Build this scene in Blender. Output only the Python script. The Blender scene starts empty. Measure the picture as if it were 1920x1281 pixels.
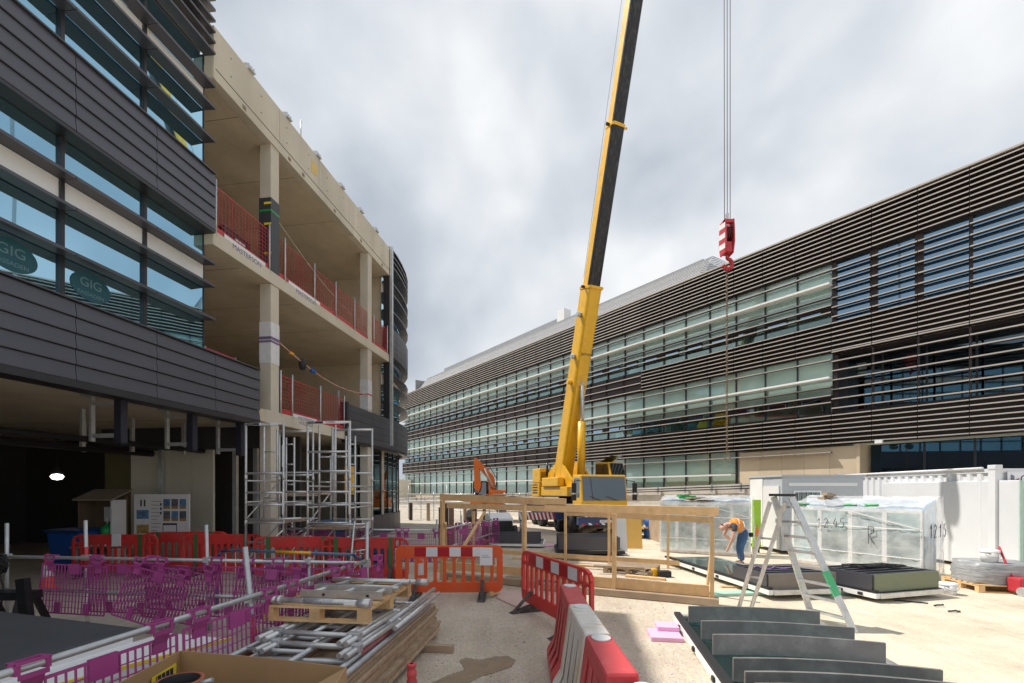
import bpy, math, random
from mathutils import Matrix, Vector
random.seed(7)
R = math.radians
scene = bpy.context.scene
COL = scene.collection
# ------------------------------------------------------------------ camera, sky, sun, exposure
H, F, CX, HY = 2.05, 853.0, 960.0, 920.0
cam_d = bpy.data.cameras.new('camera'); cam = bpy.data.objects.new('camera', cam_d); COL.objects.link(cam)
cam.location = (0, 0, H); cam.rotation_euler = (R(90), 0, 0)
cam_d.sensor_width = 36; cam_d.lens = 36 * F / 1920; cam_d.shift_y = (HY - 640.5) / 1920
cam_d.clip_start = .05; cam_d.clip_end = 3000
scene.camera = cam
SUN_EL = 56.0
SUN_DIR = Vector((-.935, .355, 0)).normalized() * math.cos(R(SUN_EL)) + Vector((0, 0, math.sin(R(SUN_EL))))
sun_d = bpy.data.lights.new('sun', 'SUN'); sun = bpy.data.objects.new('sun', sun_d); COL.objects.link(sun)
sun_d.energy = 2.6; sun_d.angle = R(.6); sun_d.color = (1, .95, .87)
sun.rotation_euler = SUN_DIR.to_track_quat('Z', 'Y').to_euler(); sun.location = (-30, 12, 40)
world = bpy.data.worlds.new('World'); scene.world = world; world.use_nodes = True
scene.view_settings.view_transform = 'Standard'; scene.view_settings.look = 'None'
scene.view_settings.exposure = .92; scene.view_settings.gamma = 1; scene.view_settings.use_curve_mapping = False


SKX, SKY = 2.7, 4.9


def build_world():
    nt = world.node_tree; N = nt.nodes; L = nt.links; N.clear()
    out = N.new('ShaderNodeOutputWorld')
    sky = N.new('ShaderNodeTexSky'); sky.sky_type = 'NISHITA'; sky.sun_disc = False
    sky.sun_elevation = R(SUN_EL); sky.sun_rotation = math.atan2(SUN_DIR.x, SUN_DIR.y)
    b1 = N.new('ShaderNodeBackground'); b1.inputs[1].default_value = .1; L.new(sky.outputs[0], b1.inputs[0])
    tc = N.new('ShaderNodeTexCoord'); sep = N.new('ShaderNodeSeparateXYZ'); L.new(tc.outputs['Generated'], sep.inputs[0])

    def m(op, a, b=None, c=None):
        n = N.new('ShaderNodeMath'); n.operation = op
        for i, v in enumerate((a, b, c)):
            if v is None: continue
            if isinstance(v, (int, float)): n.inputs[i].default_value = v
            else: L.new(v, n.inputs[i])
        return n.outputs[0]
    cmb = N.new('ShaderNodeCombineXYZ')
    L.new(sep.outputs[0], cmb.inputs[0]); L.new(sep.outputs[1], cmb.inputs[1]); L.new(m('MAXIMUM', sep.outputs[2], 0.0), cmb.inputs[2])

    def noise(scale, detail, rough, dist, rot=0, stretch=(1, 1, 1), off=(0, 0, 0)):
        mp = N.new('ShaderNodeMapping'); mp.inputs['Rotation'].default_value = (0, 0, rot)
        mp.inputs['Scale'].default_value = stretch; mp.inputs['Location'].default_value = off
        L.new(cmb.outputs[0], mp.inputs[0])
        n = N.new('ShaderNodeTexNoise'); n.inputs['Scale'].default_value = scale; n.inputs['Detail'].default_value = detail
        n.inputs['Roughness'].default_value = rough; n.inputs['Distortion'].default_value = dist
        L.new(mp.outputs[0], n.inputs[0]); return n.outputs[0]
    a = noise(2.3, 3, .5, .25, rot=.5, stretch=(1.0, 1.0, 1.1), off=(SKX, SKY, 0))
    b = noise(4.2, 7, .5, .15, rot=-.5, stretch=(1, 1, 1.1), off=(.6, 5.1, 0))
    mix = m('ADD', m('MULTIPLY', a, .7), m('MULTIPLY', b, .3))
    ramp = N.new('ShaderNodeValToRGB'); L.new(mix, ramp.inputs[0])
    e = ramp.color_ramp.elements
    e[0].position = .40; e[0].color = (.25, .28, .32, 1)
    e[1].position = .655; e[1].color = (.50, .51, .52, 1)
    k = e.new(.46); k.color = (.295, .323, .36, 1)
    k = e.new(.54); k.color = (.37, .393, .425, 1)
    b2 = N.new('ShaderNodeBackground'); b2.inputs[1].default_value = 1.0; L.new(ramp.outputs[0], b2.inputs[0])
    gap = noise(1.1, 3, .5, .2, off=(9.0, 2.4, 0))
    r2 = N.new('ShaderNodeValToRGB'); L.new(gap, r2.inputs[0])
    r2.color_ramp.elements[0].position = .66; r2.color_ramp.elements[0].color = (1, 1, 1, 1)
    r2.color_ramp.elements[1].position = .76; r2.color_ramp.elements[1].color = (.2, .2, .2, 1)
    ms = N.new('ShaderNodeMixShader'); L.new(r2.outputs[0], ms.inputs[0]); L.new(b1.outputs[0], ms.inputs[1]); L.new(b2.outputs[0], ms.inputs[2])
    L.new(ms.outputs[0], out.inputs[0])


build_world()

# ------------------------------------------------------------------ helpers
def G(px, py, z=0.0):
    y = (H - z) * F / (py - HY); return Vector(((px - CX) / F * y, y, z))


def P(px, py, y):
    return Vector(((px - CX) / F * y, y, H - (py - HY) * y / F))


MATS = {}


def mat(name, col, rough=.6, metal=0.0, var=.12, nscale=3.0, bump=0.0, bscale=40.0, col2=None, c2scale=1.2, c2pos=(.55, .7), stretch=(1, 1, 1), rnd=.10, spec=.5, coat=0.0):
    if name in MATS: return MATS[name]
    mt = bpy.data.materials.new(name); mt.use_nodes = True
    nt = mt.node_tree; N = nt.nodes; L = nt.links
    bs = N['Principled BSDF']; bs.inputs['Roughness'].default_value = rough; bs.inputs['Metallic'].default_value = metal
    bs.inputs['Specular IOR Level'].default_value = spec
    if coat: bs.inputs['Coat Weight'].default_value = coat; bs.inputs['Coat Roughness'].default_value = .15
    tc = N.new('ShaderNodeTexCoord'); mp = N.new('ShaderNodeMapping'); mp.inputs['Scale'].default_value = stretch
    L.new(tc.outputs['Object'], mp.inputs[0])
    oi = N.new('ShaderNodeObjectInfo')
    addv = N.new('ShaderNodeVectorMath'); addv.operation = 'ADD'
    sc = N.new('ShaderNodeMath'); sc.operation = 'MULTIPLY'; sc.inputs[1].default_value = 37.0; L.new(oi.outputs['Random'], sc.inputs[0])
    L.new(mp.outputs[0], addv.inputs[0]); L.new(sc.outputs[0], addv.inputs[1])
    n1 = N.new('ShaderNodeTexNoise'); n1.inputs['Scale'].default_value = nscale; n1.inputs['Detail'].default_value = 6; n1.inputs['Roughness'].default_value = .62
    L.new(addv.outputs[0], n1.inputs[0])
    mr = N.new('ShaderNodeMapRange'); mr.inputs[1].default_value = .25; mr.inputs[2].default_value = .75
    mr.inputs[3].default_value = 1 - var; mr.inputs[4].default_value = 1 + var; L.new(n1.outputs[0], mr.inputs[0])
    mr2 = N.new('ShaderNodeMapRange'); mr2.inputs[3].default_value = 1 - rnd; mr2.inputs[4].default_value = 1 + rnd; L.new(oi.outputs['Random'], mr2.inputs[0])
    mu = N.new('ShaderNodeMath'); mu.operation = 'MULTIPLY'; L.new(mr.outputs[0], mu.inputs[0]); L.new(mr2.outputs[0], mu.inputs[1])
    vm = N.new('ShaderNodeVectorMath'); vm.operation = 'SCALE'; L.new(mu.outputs[0], vm.inputs['Scale'])
    if col2:
        n2 = N.new('ShaderNodeTexNoise'); n2.inputs['Scale'].default_value = c2scale; n2.inputs['Detail'].default_value = 8; n2.inputs['Roughness'].default_value = .65
        L.new(addv.outputs[0], n2.inputs[0])
        rp = N.new('ShaderNodeValToRGB'); rp.color_ramp.elements[0].position = c2pos[0]; rp.color_ramp.elements[1].position = c2pos[1]
        rp.color_ramp.elements[0].color = (*col, 1); rp.color_ramp.elements[1].color = (*col2, 1); L.new(n2.outputs[0], rp.inputs[0])
        L.new(rp.outputs[0], vm.inputs[0])
    else:
        vm.inputs[0].default_value = col
    L.new(vm.outputs[0], bs.inputs['Base Color'])
    rr = N.new('ShaderNodeMapRange'); rr.inputs[3].default_value = max(0, rough - .08); rr.inputs[4].default_value = min(1, rough + .08)
    L.new(n1.outputs[0], rr.inputs[0]); L.new(rr.outputs[0], bs.inputs['Roughness'])
    if bump:
        n3 = N.new('ShaderNodeTexNoise'); n3.inputs['Scale'].default_value = bscale; n3.inputs['Detail'].default_value = 5
        L.new(addv.outputs[0], n3.inputs[0])
        bp = N.new('ShaderNodeBump'); bp.inputs['Strength'].default_value = bump; bp.inputs['Distance'].default_value = .02
        L.new(n3.outputs[0], bp.inputs['Height']); L.new(bp.outputs[0], bs.inputs['Normal'])
    MATS[name] = mt; return mt


def emis(name, col, s):
    mt = bpy.data.materials.new(name); mt.use_nodes = True; b = mt.node_tree.nodes['Principled BSDF']
    b.inputs['Emission Color'].default_value = (*col, 1); b.inputs['Emission Strength'].default_value = s; MATS[name] = mt; return mt


def glassy(name, tint, refl, mixf, rough=.02, opaque=None, wob=0.0, wscale=.5, brighten=None):
    """coated pane: tinted transmission (or an opaque body) under a mirror coat whose strength rises at grazing angles"""
    mt = bpy.data.materials.new(name); mt.use_nodes = True; nt = mt.node_tree; N = nt.nodes; L = nt.links; N.clear()
    out = N.new('ShaderNodeOutputMaterial'); ms = N.new('ShaderNodeMixShader')
    if opaque: a = N.new('ShaderNodeBsdfDiffuse'); a.inputs[0].default_value = (*opaque, 1)
    else: a = N.new('ShaderNodeBsdfTransparent'); a.inputs[0].default_value = (*tint, 1)
    if brighten:                                             # pale diffuse colour in the pane stands in for light behind it
        d = N.new('ShaderNodeBsdfDiffuse'); d.inputs[0].default_value = (*brighten[1], 1); fm = N.new('ShaderNodeMixShader'); fm.inputs[0].default_value = brighten[0]
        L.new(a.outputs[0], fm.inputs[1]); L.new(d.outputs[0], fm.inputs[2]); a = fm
    g = N.new('ShaderNodeBsdfGlossy'); g.inputs['Color'].default_value = (*refl, 1); g.inputs['Roughness'].default_value = rough
    lw = N.new('ShaderNodeLayerWeight'); lw.inputs[0].default_value = .35
    mr = N.new('ShaderNodeMapRange'); mr.inputs[3].default_value = mixf[0]; mr.inputs[4].default_value = mixf[1]; L.new(lw.outputs['Fresnel'], mr.inputs[0])
    if wob:
        tc = N.new('ShaderNodeTexCoord'); n = N.new('ShaderNodeTexNoise'); n.inputs['Scale'].default_value = wscale; n.inputs['Detail'].default_value = 1
        oi = N.new('ShaderNodeObjectInfo'); va = N.new('ShaderNodeVectorMath'); va.operation = 'ADD'; sc = N.new('ShaderNodeMath'); sc.operation = 'MULTIPLY'; sc.inputs[1].default_value = 50
        L.new(oi.outputs['Random'], sc.inputs[0]); L.new(tc.outputs['Object'], va.inputs[0]); L.new(sc.outputs[0], va.inputs[1]); L.new(va.outputs[0], n.inputs[0])
        bp = N.new('ShaderNodeBump'); bp.inputs['Strength'].default_value = wob; bp.inputs['Distance'].default_value = .05
        L.new(n.outputs[0], bp.inputs['Height']); L.new(bp.outputs[0], g.inputs['Normal'])
    L.new(mr.outputs[0], ms.inputs[0]); L.new(a.outputs[0], ms.inputs[1]); L.new(g.outputs[0], ms.inputs[2]); L.new(ms.outputs[0], out.inputs[0])
    MATS[name] = mt; return mt


W = {}                                                   # world matrix of every object built


def tag(o, label=None, cat=None, group=None, kind=None):
    if label: o['label'] = label
    if cat: o['category'] = cat
    if group: o['group'] = group
    if kind: o['kind'] = kind
    return o


def thing(name, label, cat, loc=(0, 0, 0), rz=0.0, group=None):
    o = bpy.data.objects.new(name, None); COL.objects.link(o); o.empty_display_size = .2
    o.location = loc; o.rotation_euler = (0, 0, rz); W[o] = Matrix.Translation(loc) @ Matrix.Rotation(rz, 4, 'Z')
    return tag(o, label, cat, group)


def put(name, me, parent=None, M=None, loc=None, rz=0.0):
    o = bpy.data.objects.new(name, me); COL.objects.link(o); o.parent = parent
    if M is None: M = Matrix.Translation(loc or (0, 0, 0)) @ Matrix.Rotation(rz, 4, 'Z')
    o.matrix_basis = M; W[o] = (W[parent] if parent else Matrix()) @ M
    return o


def copy_tree(o, parent=None):
    c = o.copy(); COL.objects.link(c); c.parent = parent
    W[c] = W[o].copy()
    for ch in list(o.children): copy_tree(ch, c)
    return c


def move(o, loc, rz=0.0):
    o.location = loc; o.rotation_euler = (0, 0, rz); W[o] = Matrix.Translation(loc) @ Matrix.Rotation(rz, 4, 'Z')


class MB:
    def __init__(s): s.v = []; s.f = []; s.sm = []

    def add(s, vs, fs, smooth=False):
        n = len(s.v); s.v += [tuple(v) for v in vs]; s.f += [tuple(i + n for i in f) for f in fs]; s.sm += [smooth] * len(fs); return s

    def box(s, c, d, rz=0.0, M=None):
        x, y, z = d[0] / 2, d[1] / 2, d[2] / 2; M = M or Matrix.Rotation(rz, 3, 'Z'); c = Vector(c)
        vs = [c + M @ Vector((sx * x, sy * y, sz * z)) for sz in (-1, 1) for sy in (-1, 1) for sx in (-1, 1)]
        return s.add(vs, [(0, 2, 3, 1), (4, 5, 7, 6), (0, 1, 5, 4), (2, 6, 7, 3), (0, 4, 6, 2), (1, 3, 7, 5)])

    def b2(s, lo, hi):
        return s.box([(a + b) / 2 for a, b in zip(lo, hi)], [b - a for a, b in zip(lo, hi)])

    def bar(s, p, q, w, h, up=(0, 0, 1)):
        p, q = Vector(p), Vector(q); d = q - p; ln = d.length; d.normalize(); up = Vector(up)
        if abs(d.dot(up)) > .98: up = Vector((0, 1, 0))
        x = d.cross(up).normalized(); u = x.cross(d)
        return s.box((p + q) / 2, (w, ln, h), M=Matrix((x, d, u)).transposed())

    def tube(s, p, q, r, n=8, r2=None):
        p, q = Vector(p), Vector(q); d = (q - p).normalized(); r2 = r if r2 is None else r2
        a = d.cross(Vector((0, 0, 1)) if abs(d.z) < .9 else Vector((1, 0, 0))).normalized(); b = d.cross(a)
        cs = [(math.cos(2 * math.pi * i / n), math.sin(2 * math.pi * i / n)) for i in range(n)]
        vs = [p + (a * c + b * t) * r for c, t in cs] + [q + (a * c + b * t) * r2 for c, t in cs]
        s.add(vs, [(i, (i + 1) % n, n + (i + 1) % n, n + i) for i in range(n)], True)
        m = len(s.v) - 2 * n
        s.f += [tuple(m + i for i in reversed(range(n))), tuple(m + n + i for i in range(n))]; s.sm += [False, False]
        return s

    def path(s, pts, r, n=6):
        for a, b in zip(pts, pts[1:]): s.tube(a, b, r, n)
        return s

    def lathe(s, prof, n=16, c=(0, 0, 0)):
        c = Vector(c); vs = [c + Vector((r * math.cos(2 * math.pi * i / n), r * math.sin(2 * math.pi * i / n), z)) for r, z in prof for i in range(n)]
        fs = [(k * n + i, k * n + (i + 1) % n, (k + 1) * n + (i + 1) % n, (k + 1) * n + i) for k in range(len(prof) - 1) for i in range(n)]
        return s.add(vs, fs, True)

    def prism(s, poly, v0, v1):
        """poly: 3D points; extruded from +v0 to +v1"""
        n = len(poly); v0, v1 = Vector(v0), Vector(v1)
        vs = [Vector(p) + v0 for p in poly] + [Vector(p) + v1 for p in poly]
        return s.add(vs, [tuple(reversed(range(n))), tuple(range(n, 2 * n))] + [(i, (i + 1) % n, n + (i + 1) % n, n + i) for i in range(n)])

    def plate(s, poly, z0, z1): return s.prism([(p[0], p[1], 0) for p in poly], (0, 0, z0), (0, 0, z1))

    def quad(s, *p): return s.add(p, [tuple(range(len(p)))])

    def mesh(s, name, m):
        me = bpy.data.meshes.new(name); me.from_pydata(s.v, [], s.f); me.materials.append(m)
        me.polygons.foreach_set('use_smooth', s.sm); me.update(); me.validate(); return me

    def build(s, name, m, parent=None, world=False, bevel=0.0):
        if world and parent is not None:
            inv = W[parent].inverted(); s.v = [tuple(inv @ Vector(v)) for v in s.v]
        o = put(name, s.mesh(name, m), parent)
        if bevel:
            b = o.modifiers.new('bevel', 'BEVEL'); b.width = bevel; b.segments = 2; b.limit_method = 'ANGLE'
        return o


def solo(mb, name, m, label, cat, loc=(0, 0, 0), group=None, bevel=0.0, kind=None):
    """a thing that is one mesh, built in world coordinates, origin moved to loc"""
    mb.v = [(v[0] - loc[0], v[1] - loc[1], v[2] - loc[2]) for v in mb.v]
    o = mb.build(name, m, None, bevel=bevel); o.location = loc; W[o] = Matrix.Translation(loc)
    return tag(o, label, cat, group, kind)


def structure(mb, name, m): return tag(mb.build(name, m), kind='structure')


TXT = {}
for s_ in ('MASTERSON', 'HOLDINGS', 'GIG', 'FASSADEN', 'Carter', 'DEMAG', 'AC 100', '12.45', 'R', 'demag', '12.15', 'TOWERS', 'B', 'LK02 DZT'):
    c_ = bpy.data.curves.new('lettering', 'FONT'); c_.body = s_; c_.align_x = 'CENTER'; c_.align_y = 'CENTER'; c_.extrude = .004
    o_ = bpy.data.objects.new('lettering', c_); COL.objects.link(o_); TXT[s_] = o_
dg = bpy.context.evaluated_depsgraph_get(); dg.update()
for s_ in list(TXT):
    o_ = TXT[s_]; TXT[s_] = bpy.data.meshes.new_from_object(o_.evaluated_get(dg)); bpy.data.objects.remove(o_)


def letters(s, size, m, parent, origin, xdir, up, name='lettering'):
    """text in the parent's frame; origin = centre, xdir = reading direction, up = up of the letters"""
    me = TXT[s].copy(); me.materials.clear(); me.materials.append(m)
    x = Vector(xdir).normalized(); u = Vector(up).normalized(); n = x.cross(u).normalized(); u = n.cross(x)
    M = Matrix.Translation(origin) @ Matrix((x, u, n)).transposed().to_4x4() @ Matrix.Scale(size, 4)
    return put(name, me, parent, M)


# ------------------------------------------------------------------ materials
clad = mat('charcoal_cladding', (.092, .093, .112), .42, .35, .06, 1.2, rnd=.05)
blade_m = mat('charcoal_blade', (.09, .09, .105), .38, .3, .06, 2, rnd=.05)
dark_fr = mat('dark_frame', (.03, .03, .035), .4)
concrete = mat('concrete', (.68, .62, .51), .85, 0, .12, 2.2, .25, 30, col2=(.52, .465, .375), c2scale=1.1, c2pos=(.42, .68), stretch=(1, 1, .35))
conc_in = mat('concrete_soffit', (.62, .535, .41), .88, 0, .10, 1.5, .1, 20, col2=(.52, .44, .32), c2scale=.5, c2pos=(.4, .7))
screed = mat('screed', (.34, .31, .27), .9, 0, .15, 1.5, .2, 40)
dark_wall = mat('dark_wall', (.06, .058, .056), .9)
galv = mat('galvanised', (.52, .54, .55), .42, .55, .18, 8, .05, 60)
alu = mat('aluminium', (.62, .62, .61), .34, .6, .14, 7, col2=(.42, .42, .41), c2scale=5, c2pos=(.5, .75))
red_mesh = mat('red_mesh', (.46, .04, .05), .55)
white_p = mat('white_paint', (.78, .78, .77), .5, 0, .05, 2)
white_cont = mat('white_container', (.70, .71, .73), .5, 0, .05, 1.2, col2=(.66, .65, .62), c2scale=.9, c2pos=(.58, .8), rnd=.03)
spand = mat('spandrel_white', (.88, .89, .90), .5, 0, .04)
brown = mat('brown_cladding', (.045, .035, .032), .5, .2, .08)
brown_p = mat('brown_panel', (.055, .043, .042), .45, .3, .08)
beige_bl = mat('beige_blade', (.47, .425, .375), .42, .25, .05, 2, rnd=.06)
shelf_m = mat('light_shelf_white', (.80, .79, .76), .4, 0, .03)
silver = mat('silver_roof', (.30, .305, .315), .7, .0, .06)
beige_w = mat('beige_stone', (.68, .56, .40), .8, 0, .06, 1.5, .1, 50)
interior = mat('pale_interior', (.78, .82, .76), .8, 0, .05)
intd = mat('dark_interior', (.10, .13, .13), .9)
yellow = mat('crane_yellow', (.82, .45, .012), .38, 0, .06, 2, col2=(.60, .30, .02), c2scale=3.5, c2pos=(.52, .78), coat=.3, rnd=.04)
black = mat('black_rubber', (.018, .018, .02), .65)
black_m = mat('black_steel', (.028, .028, .03), .33, .5, .25, 4)
navy = mat('navy_paint', (.018, .045, .15), .4, 0, .08, coat=.2)
red = mat('red_paint', (.50, .035, .05), .45, 0, .1, 4)
redbar = mat('red_plastic', (.66, .04, .035), .46, 0, .12, 5, col2=(.50, .09, .075), c2scale=3.5, c2pos=(.48, .72))
orangebar = mat('orange_plastic', (.82, .105, .02), .46, 0, .1, 5, col2=(.64, .16, .07), c2scale=3.5, c2pos=(.5, .75))
pinkred = mat('faded_red_plastic', (.64, .075, .085), .5, 0, .09, 5, col2=(.66, .2, .2), c2scale=3, c2pos=(.5, .8))
purple = mat('purple_plastic', (.40, .065, .25), .5, 0, .12, 5, col2=(.36, .11, .24), c2scale=4, c2pos=(.5, .8))
wood = mat('sawn_timber', (.72, .475, .235), .7, 0, .16, 5, .15, 60, col2=(.58, .34, .14), c2scale=3.5, c2pos=(.55, .75), stretch=(1, 1, 1), rnd=.14)
wood_g = mat('weathered_wood', (.42, .32, .22), .8, 0, .2, 6, .2, 60, col2=(.30, .215, .15), c2scale=3, c2pos=(.45, .7), rnd=.18)
ply = mat('plywood_edge', (.47, .35, .235), .8, 0, .22, 9, .3, 70, col2=(.34, .24, .16), c2scale=4, c2pos=(.45, .7), rnd=.16)
card = mat('cardboard', (.47, .29, .14), .8, 0, .07, 4, col2=(.40, .235, .11), c2scale=2)
plywd = mat('yellow_plywood', (.80, .48, .12), .6, 0, .06)
pink = mat('pink_foam', (.80, .45, .66), .8, 0, .05)
pinksheet = mat('dusty_pink_sheet', (.60, .43, .38), .8, 0, .1, 4, col2=(.48, .38, .30), c2scale=4)
white_r = mat('white_reflective', (.72, .73, .75), .35, 0, .05)
red_r = mat('red_reflective', (.42, .01, .02), .3)
paper = mat('paper', (.80, .80, .82), .7, 0, .02)
ink = mat('ink', (.03, .03, .05), .7)
blue_ink = mat('blue_ink', (.03, .05, .22), .6)
blue_pl = mat('blue_plastic', (.012, .09, .34), .4, 0, .06)
green_pl = mat('green_plastic', (.02, .36, .09), .45)
lime = mat('lime_paint', (.36, .62, .02), .5)
orange_ex = mat('excavator_orange', (.85, .20, .025), .45, 0, .08, 3, rnd=.03)
tarp = mat('dark_membrane', (.065, .07, .078), .75, 0, .15, 3, .25, 6, col2=(.10, .105, .115), c2scale=14, c2pos=(.6, .72))
yel_lbl = mat('yellow_label', (.85, .65, .03), .6)
terra = mat('terracotta', (.42, .12, .06), .55)
chain_m = mat('rusty_chain', (.22, .15, .10), .55, .5, .3, 20)
rope_m = mat('wire_rope', (.20, .21, .22), .5, .4)
foot_m = mat('recycled_rubber', (.07, .065, .06), .85, 0, .25, 12, .5, 60, col2=(.19, .17, .14), c2scale=6, c2pos=(.5, .8))
greymetal = mat('dusty_grey_metal', (.18, .168, .165), .5, .1, .16, 3, .04, 9, col2=(.29, .285, .275), c2scale=3.2, c2pos=(.46, .74), rnd=.08)
fasc_brown = mat('fascia_brown', (.20, .175, .155), .45, .3)
fasc_green = mat('fascia_green', (.17, .20, .13), .35, .35, .08, 1.0, col2=(.13, .16, .13), c2scale=1)
skin_m = mat('skin', (.60, .33, .24), .55)
jeans = mat('jeans', (.06, .13, .27), .85, 0, .3, 14)
hivis = mat('hivis_orange', (1.0, .33, .012), .6, 0, .06)
shirt = mat('dark_shirt', (.06, .065, .08), .8)
hair_m = mat('brown_hair', (.12, .06, .03), .8)
lampwhite = emis('lamp_glow', (1, .97, .9), 2.2)
glass_l = glassy('blue_coated_glass', None, (.42, .70, .86), (.84, .97), opaque=(.02, .08, .10), wob=.05, wscale=.7)
glass_r = glassy('green_glass', (.80, .95, .90), (.84, .95, .95), (.12, .9), wob=.03, wscale=.8)
glass_f = glassy('brightened_green_glass', (.82, .96, .91), (.84, .95, .95), (.10, .9), wob=.03, wscale=.8, brighten=(.5, (.66, .86, .79)))  # pale colour mixed into the glass in place of a brightly lit interior
glass_b = glassy('blue_mirror_glass', None, (.40, .60, .78), (.72, .96), opaque=(.01, .03, .05), wob=.03)
glass_d = glassy('dark_recess_glass', (.25, .42, .48), (.62, .78, .85), (.16, .9))
glass_t = glassy('unit_glass', (.66, .84, .82), (.85, .95, .95), (.18, .95))
windscr = glassy('windscreen', None, (.62, .70, .74), (.20, .9), opaque=(.035, .04, .045))
def film_mat():
    mt = bpy.data.materials.new('plastic_film'); mt.use_nodes = True; nt = mt.node_tree; N = nt.nodes; L = nt.links; N.clear()
    out = N.new('ShaderNodeOutputMaterial'); ms = N.new('ShaderNodeMixShader'); tr = N.new('ShaderNodeBsdfTransparent')
    pb = N.new('ShaderNodeBsdfPrincipled'); pb.inputs['Base Color'].default_value = (.93, .94, .95, 1); pb.inputs['Roughness'].default_value = .18
    tc = N.new('ShaderNodeTexCoord'); n = N.new('ShaderNodeTexNoise'); n.inputs['Scale'].default_value = 2.2; n.inputs['Detail'].default_value = 4; n.inputs['Distortion'].default_value = .3
    L.new(tc.outputs['Object'], n.inputs[0]); mr = N.new('ShaderNodeMapRange'); mr.inputs[1].default_value = .3; mr.inputs[2].default_value = .7
    mr.inputs[3].default_value = .26; mr.inputs[4].default_value = .56; L.new(n.outputs[0], mr.inputs[0])
    bp = N.new('ShaderNodeBump'); bp.inputs['Strength'].default_value = .8; bp.inputs['Distance'].default_value = .05; L.new(n.outputs[0], bp.inputs['Height']); L.new(bp.outputs[0], pb.inputs['Normal'])
    L.new(mr.outputs[0], ms.inputs[0]); L.new(tr.outputs[0], ms.inputs[1]); L.new(pb.outputs[0], ms.inputs[2]); L.new(ms.outputs[0], out.inputs[0])
    return mt
film = film_mat()


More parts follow.
